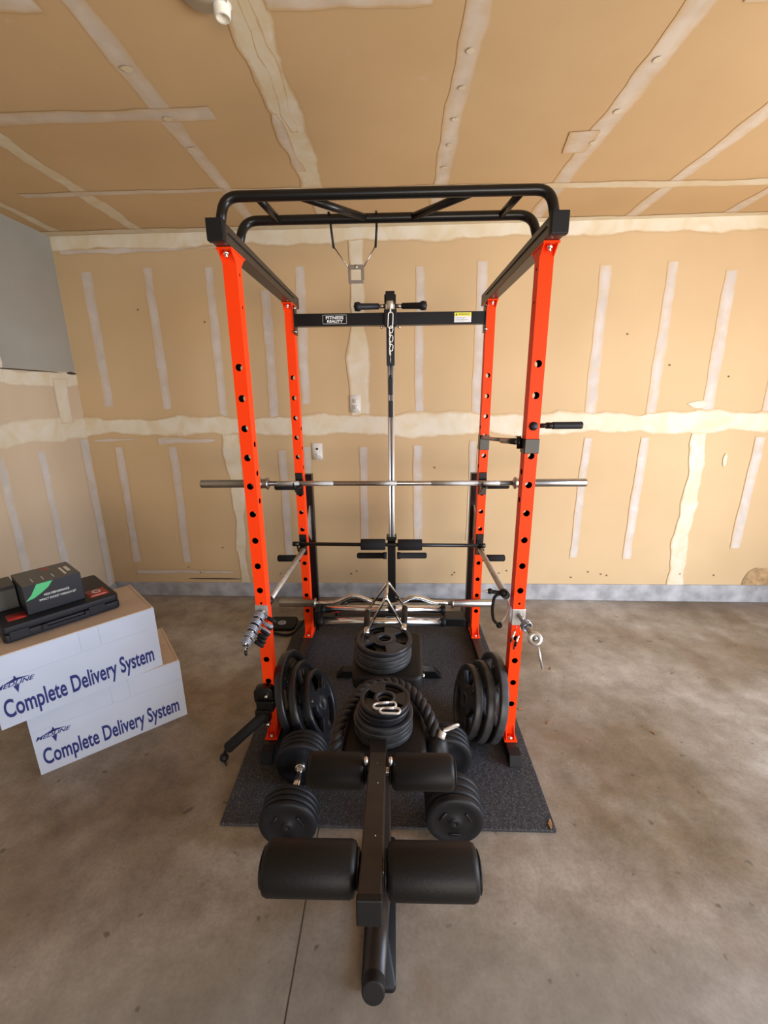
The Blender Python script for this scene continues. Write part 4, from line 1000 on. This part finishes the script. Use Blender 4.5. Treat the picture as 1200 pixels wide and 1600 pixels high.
# ------------------------------------------------------------------ cartons
def carton(loc, ang, L_, D_, H_, label, seed):
    t = thing('carton', loc, label, 'carton', 'white cartons', ang)
    W_ = Matrix.Translation(loc) @ Matrix.Rotation(ang, 4, 'Z')
    b = MB(W_); th = .004
    # front, back, sides (white outside), kraft top flaps inside a thin rim
    b.box(0, L_, 0, th, 0, H_, 0); b.box(0, L_, D_-th, D_, 0, H_, 0); b.box(0, th, th, D_-th, 0, H_, 0); b.box(L_-th, L_, th, D_-th, 0, H_, 0); b.box(th, L_-th, th, D_-th, 0, th, 0)
    b.build('body', CARTON, t, bevel=.0012)
    b = MB(W_); b.box(.002, L_-.002, .002, D_*.5-.001, H_-.001, H_+.0025); b.box(.002, L_-.002, D_*.5+.001, D_-.002, H_-.001, H_+.0025)
    b.box(L_-.010, L_-.001, .004, D_-.003, H_+.0015, H_+.005); b.build('top_flap', KRAFT, t, bevel=.001)
    b = MB(W_); b.box(L_-.0005, L_+.0012, .004, D_-.004, H_*.02, H_-.004)
    b.build('kraft_edge', KRAFT, t)
    b = MB(W_); b.box(0.004, L_-.004, -.0006, .0, H_*.68, H_*.683); b.box(L_*.50, L_*.503, -.0006, 0, H_*.683, H_-.004); b.box(L_*.62,L_*.623,-.0006,0,H_*.70,H_-.004)
    b.build('crease', mat('crease_%d' % seed, (0.40,0.44,0.54), .7), t)
    b = MB(W_ @ frame((.020, -.0002, .040), (1,0,0), (0,0,1)))
    text_into(b, 'Complete Delivery System', .106, Matrix.Identity(4), 0, ext=.0003, off=.0022, fit=L_-.050)
    b.build('lettering', NAVY, t, fix=False)
    # star-like emblem with slanted wordmark
    b = MB(W_ @ frame((.070, -.0002, .172), (1,0,0), (0,0,1)))
    b.poly([(-.006,.006,0),(.006,.006,0),(.0035,.024,0),(-.0005,.028,0)], (0,0,.0004)); b.poly([(-.040,.003,0),(.045,.009,0),(.004,.017,0),(-.004,.016,0)], (0,0,.0004)); b.poly([(-.009,-.013,0),(.009,-.012,0),(.001,-.045,0)], (0,0,.0004))
    text_into(b, 'MEDLINE', .024, Matrix.Translation((-.060,-.011,0)), 0, shear=.45, ext=.0003, off=.0005, fit=.118)
    b.build('emblem', NAVY, t, fix=False)
    return t
carton((-1.46,1.378,0), math.atan2(.629,.777), .566, .375, .300, 'lower white carton of the pair, lettered in blue, on the floor', 1)
carton((-1.4675,1.287,.3035), math.atan2(.725,.689), .566, .345, .290, 'upper white carton lettered in blue, carrying the black tool case', 2)

ca = math.radians(50.2); cz = .5995
t = thing('tool_case', (-1.476,1.388,cz), 'flat black plastic tool case lying on the upper white carton', 'tool case', None, ca)
W_ = Matrix.Translation((-1.476,1.388,cz)) @ Matrix.Rotation(ca, 4, 'Z')
b = MB(W_); b.rbox(0,.398,0,.33,0,.034,.018,'z',edge=.006); b.build('lower_shell', CASE, t)
b = MB(W_); b.rbox(.001,.397,.001,.329,.036,.066,.018,'z',edge=.006); lid = b.build('lid', CASE, t)
for x in (.05, .31):
    b = MB(W_); b.box(x-.03,x+.03,-.005,.004,.010,.044); b.build('latch', CASE, t, bevel=.002)
b = MB(W_); b.poly([(.12,-.011,.014),(.28,-.011,.014),(.28,-.011,.036),(.265,-.011,.036),(.265,-.011,.024),(.135,-.011,.024),(.135,-.011,.036),(.12,-.011,.036)], (0,.013,0)); b.build('handle', CASE, t, bevel=.001)
b = MB(W_)
b.rbox(.30,.375,.04,.13,.0655,.0662,.01,'z',mi=0); b.rbox(.03,.09,.05,.12,.0655,.0662,.01,'z',mi=0)
b.lathe([(0,.012),(.0008,.012),(.0008,.017),(0,.017)], (.34,.10,.0662), (0,0,1), 20, 1)
b.box(.31,.365,.052,.058,.066,.0668,1)
b.build('decal', [RED, WHITEP], lid)
ba = math.radians(51.5); bz = cz+.0665
o0 = Vector((-1.457,1.494,bz)); W_ = Matrix.Translation(o0) @ Matrix.Rotation(ba, 4, 'Z')
t = thing('black_box', o0, 'small black box with green swoosh standing on the tool case', 'box', None, ba)
b = MB(W_); b.box(0,.195,0,.195,0,.120); b.build('body', PRINTB, t, bevel=.0012)
b = MB(W_); b.box(.001,.194,.001,.194,.1195,.1206)
b.build('top_panel', PRINTG, t)
b = MB(W_ @ frame((0,-.0004,0), (1,0,0), (0,0,1)))
b.poly([(.002,.058,0),(.022,.078,0),(.045,.118,0),(.098,.118,0),(.080,.095,0),(.055,.078,0),(.030,.064,0)], (0,0,.0003), 0)
text_into(b, 'HIGH PERFORMANCE', .013, Matrix.Translation((.062,.062,0)), 1, fit=.085)
text_into(b, 'IMPACT SOCKET WRENCH SET', .012, Matrix.Translation((.044,.044,0)), 1, fit=.125)
b.build('front_print', [GREEN, WHITEP], t, fix=False)
b = MB(W_ @ Matrix.Translation((0,0,.1207)))
for x in (.04,.075,.11): b.box(x,x+.003,.03,.075,0,.0004)
b.box(.148,.156,.03,.13,0,.0004); b.box(.165,.178,.06,.13,0,.0003,1); b.box(.09,.12,.15,.17,0,.0004,2)
b.build('top_print', [WHITEP, ZINC, RED], t)
W_ = Matrix.Translation((-1.640,1.472,bz)) @ Matrix.Rotation(math.radians(50), 4, 'Z')
t = thing('grey_box', (-1.640,1.472,bz), 'dark grey box at the photo edge, left of the green swoosh box', 'box', None, math.radians(50))
b = MB(W_); b.box(0,.127,0,.13,0,.0845); b.build('body', PRINTG, t, bevel=.0012)
b = MB(W_); b.box(-.001,.128,-.001,.131,.085,.098); b.build('lid', PRINTB, t, bevel=.001)

# ------------------------------------------------------------------ debris on the floor
for k, (x, y, z, L_, a, lab) in enumerate([(.61,1.787,0,.035,.3,'dry brown leaf scrap on the concrete beside the right base rail'),(.873,2.111,0,.03,1.2,'dry leaf scrap on the floor right of the rack, farthest back'),
        (1.171,1.64,0,.028,2.0,'small dry leaf scrap alone on the floor, far right'),(.715,1.694,0,.03,.9,'dry leaf scrap on the floor a step right of the mat'),
        (.549,1.19,.012,.05,1.4,'pale wood splinter on the near right corner of the rubber mat')]):
    b = MB(); n = 8; top = []; 
    for i in range(n):
        t_ = 2*PI*i/n; rr = random.uniform(.6,1); top.append((L_/2*math.cos(t_)*rr, L_*.16*math.sin(t_)*rr, .003+.002*math.cos(3*t_)))
    b.poly(top, (0,0,.0015)); o = b.build('leaf_scrap' if k < 4 else 'wood_splinter', LEAF)
    o.location = (x, y, z-.0005); o.rotation_euler = (0, 0, a); tag(o, lab, 'leaf' if k < 4 else 'splinter', 'leaf scraps on the floor' if k < 4 else None)

# ------------------------------------------------------------------ one object per loose piece (bolts, caps, arms of a part)
def split_pieces(o):
    me = o.data; n = len(me.vertices); par = list(range(n))
    def find(a):
        while par[a] != a: par[a] = par[par[a]]; a = par[a]
        return a
    for e in me.edges:
        a, b_ = find(e.vertices[0]), find(e.vertices[1])
        if a != b_: par[a] = b_
    comp = {}
    for i in range(n): comp.setdefault(find(i), []).append(i)
    if len(comp) < 2 or len(comp) > 40: return
    boxes = []
    for ids in comp.values():
        cs = [me.vertices[i].co for i in ids]
        boxes.append([ids, [min(c[k] for c in cs) for k in range(3)], [max(c[k] for c in cs) for k in range(3)]])
    eps = .0015; merged = True
    while merged:
        merged = False
        for i in range(len(boxes)):
            for j in range(i+1, len(boxes)):
                A_, B_ = boxes[i], boxes[j]
                if all(A_[1][k]-eps <= B_[2][k] and B_[1][k]-eps <= A_[2][k] for k in range(3)):
                    boxes[i] = [A_[0]+B_[0], [min(A_[1][k], B_[1][k]) for k in range(3)], [max(A_[2][k], B_[2][k]) for k in range(3)]]
                    boxes.pop(j); merged = True; break
            if merged: break
    if len(boxes) < 2: return
    for q, (ids, _, _) in enumerate(boxes):
        keep = set(ids); nm = me.copy(); bm = bmesh.new(); bm.from_mesh(nm); bm.verts.ensure_lookup_table()
        bmesh.ops.delete(bm, geom=[v for v in bm.verts if v.index not in keep], context='VERTS'); bm.to_mesh(nm); bm.free()
        if q == 0: first = nm
        else:
            c = o.copy(); c.data = nm; COL.objects.link(c); c.parent = o.parent
    o.data = first
SKIP = {'lettering', 'emblem', 'sticker', 'front_print', 'top_print', 'body', 'crease', 'slots', 'paint_chip', 'decal', 'seam'}
for o in [o for o in S.objects if o.type == 'MESH' and o.parent and o.data.users == 1 and not o.children and o.name.split('.')[0] not in SKIP]:
    split_pieces(o)
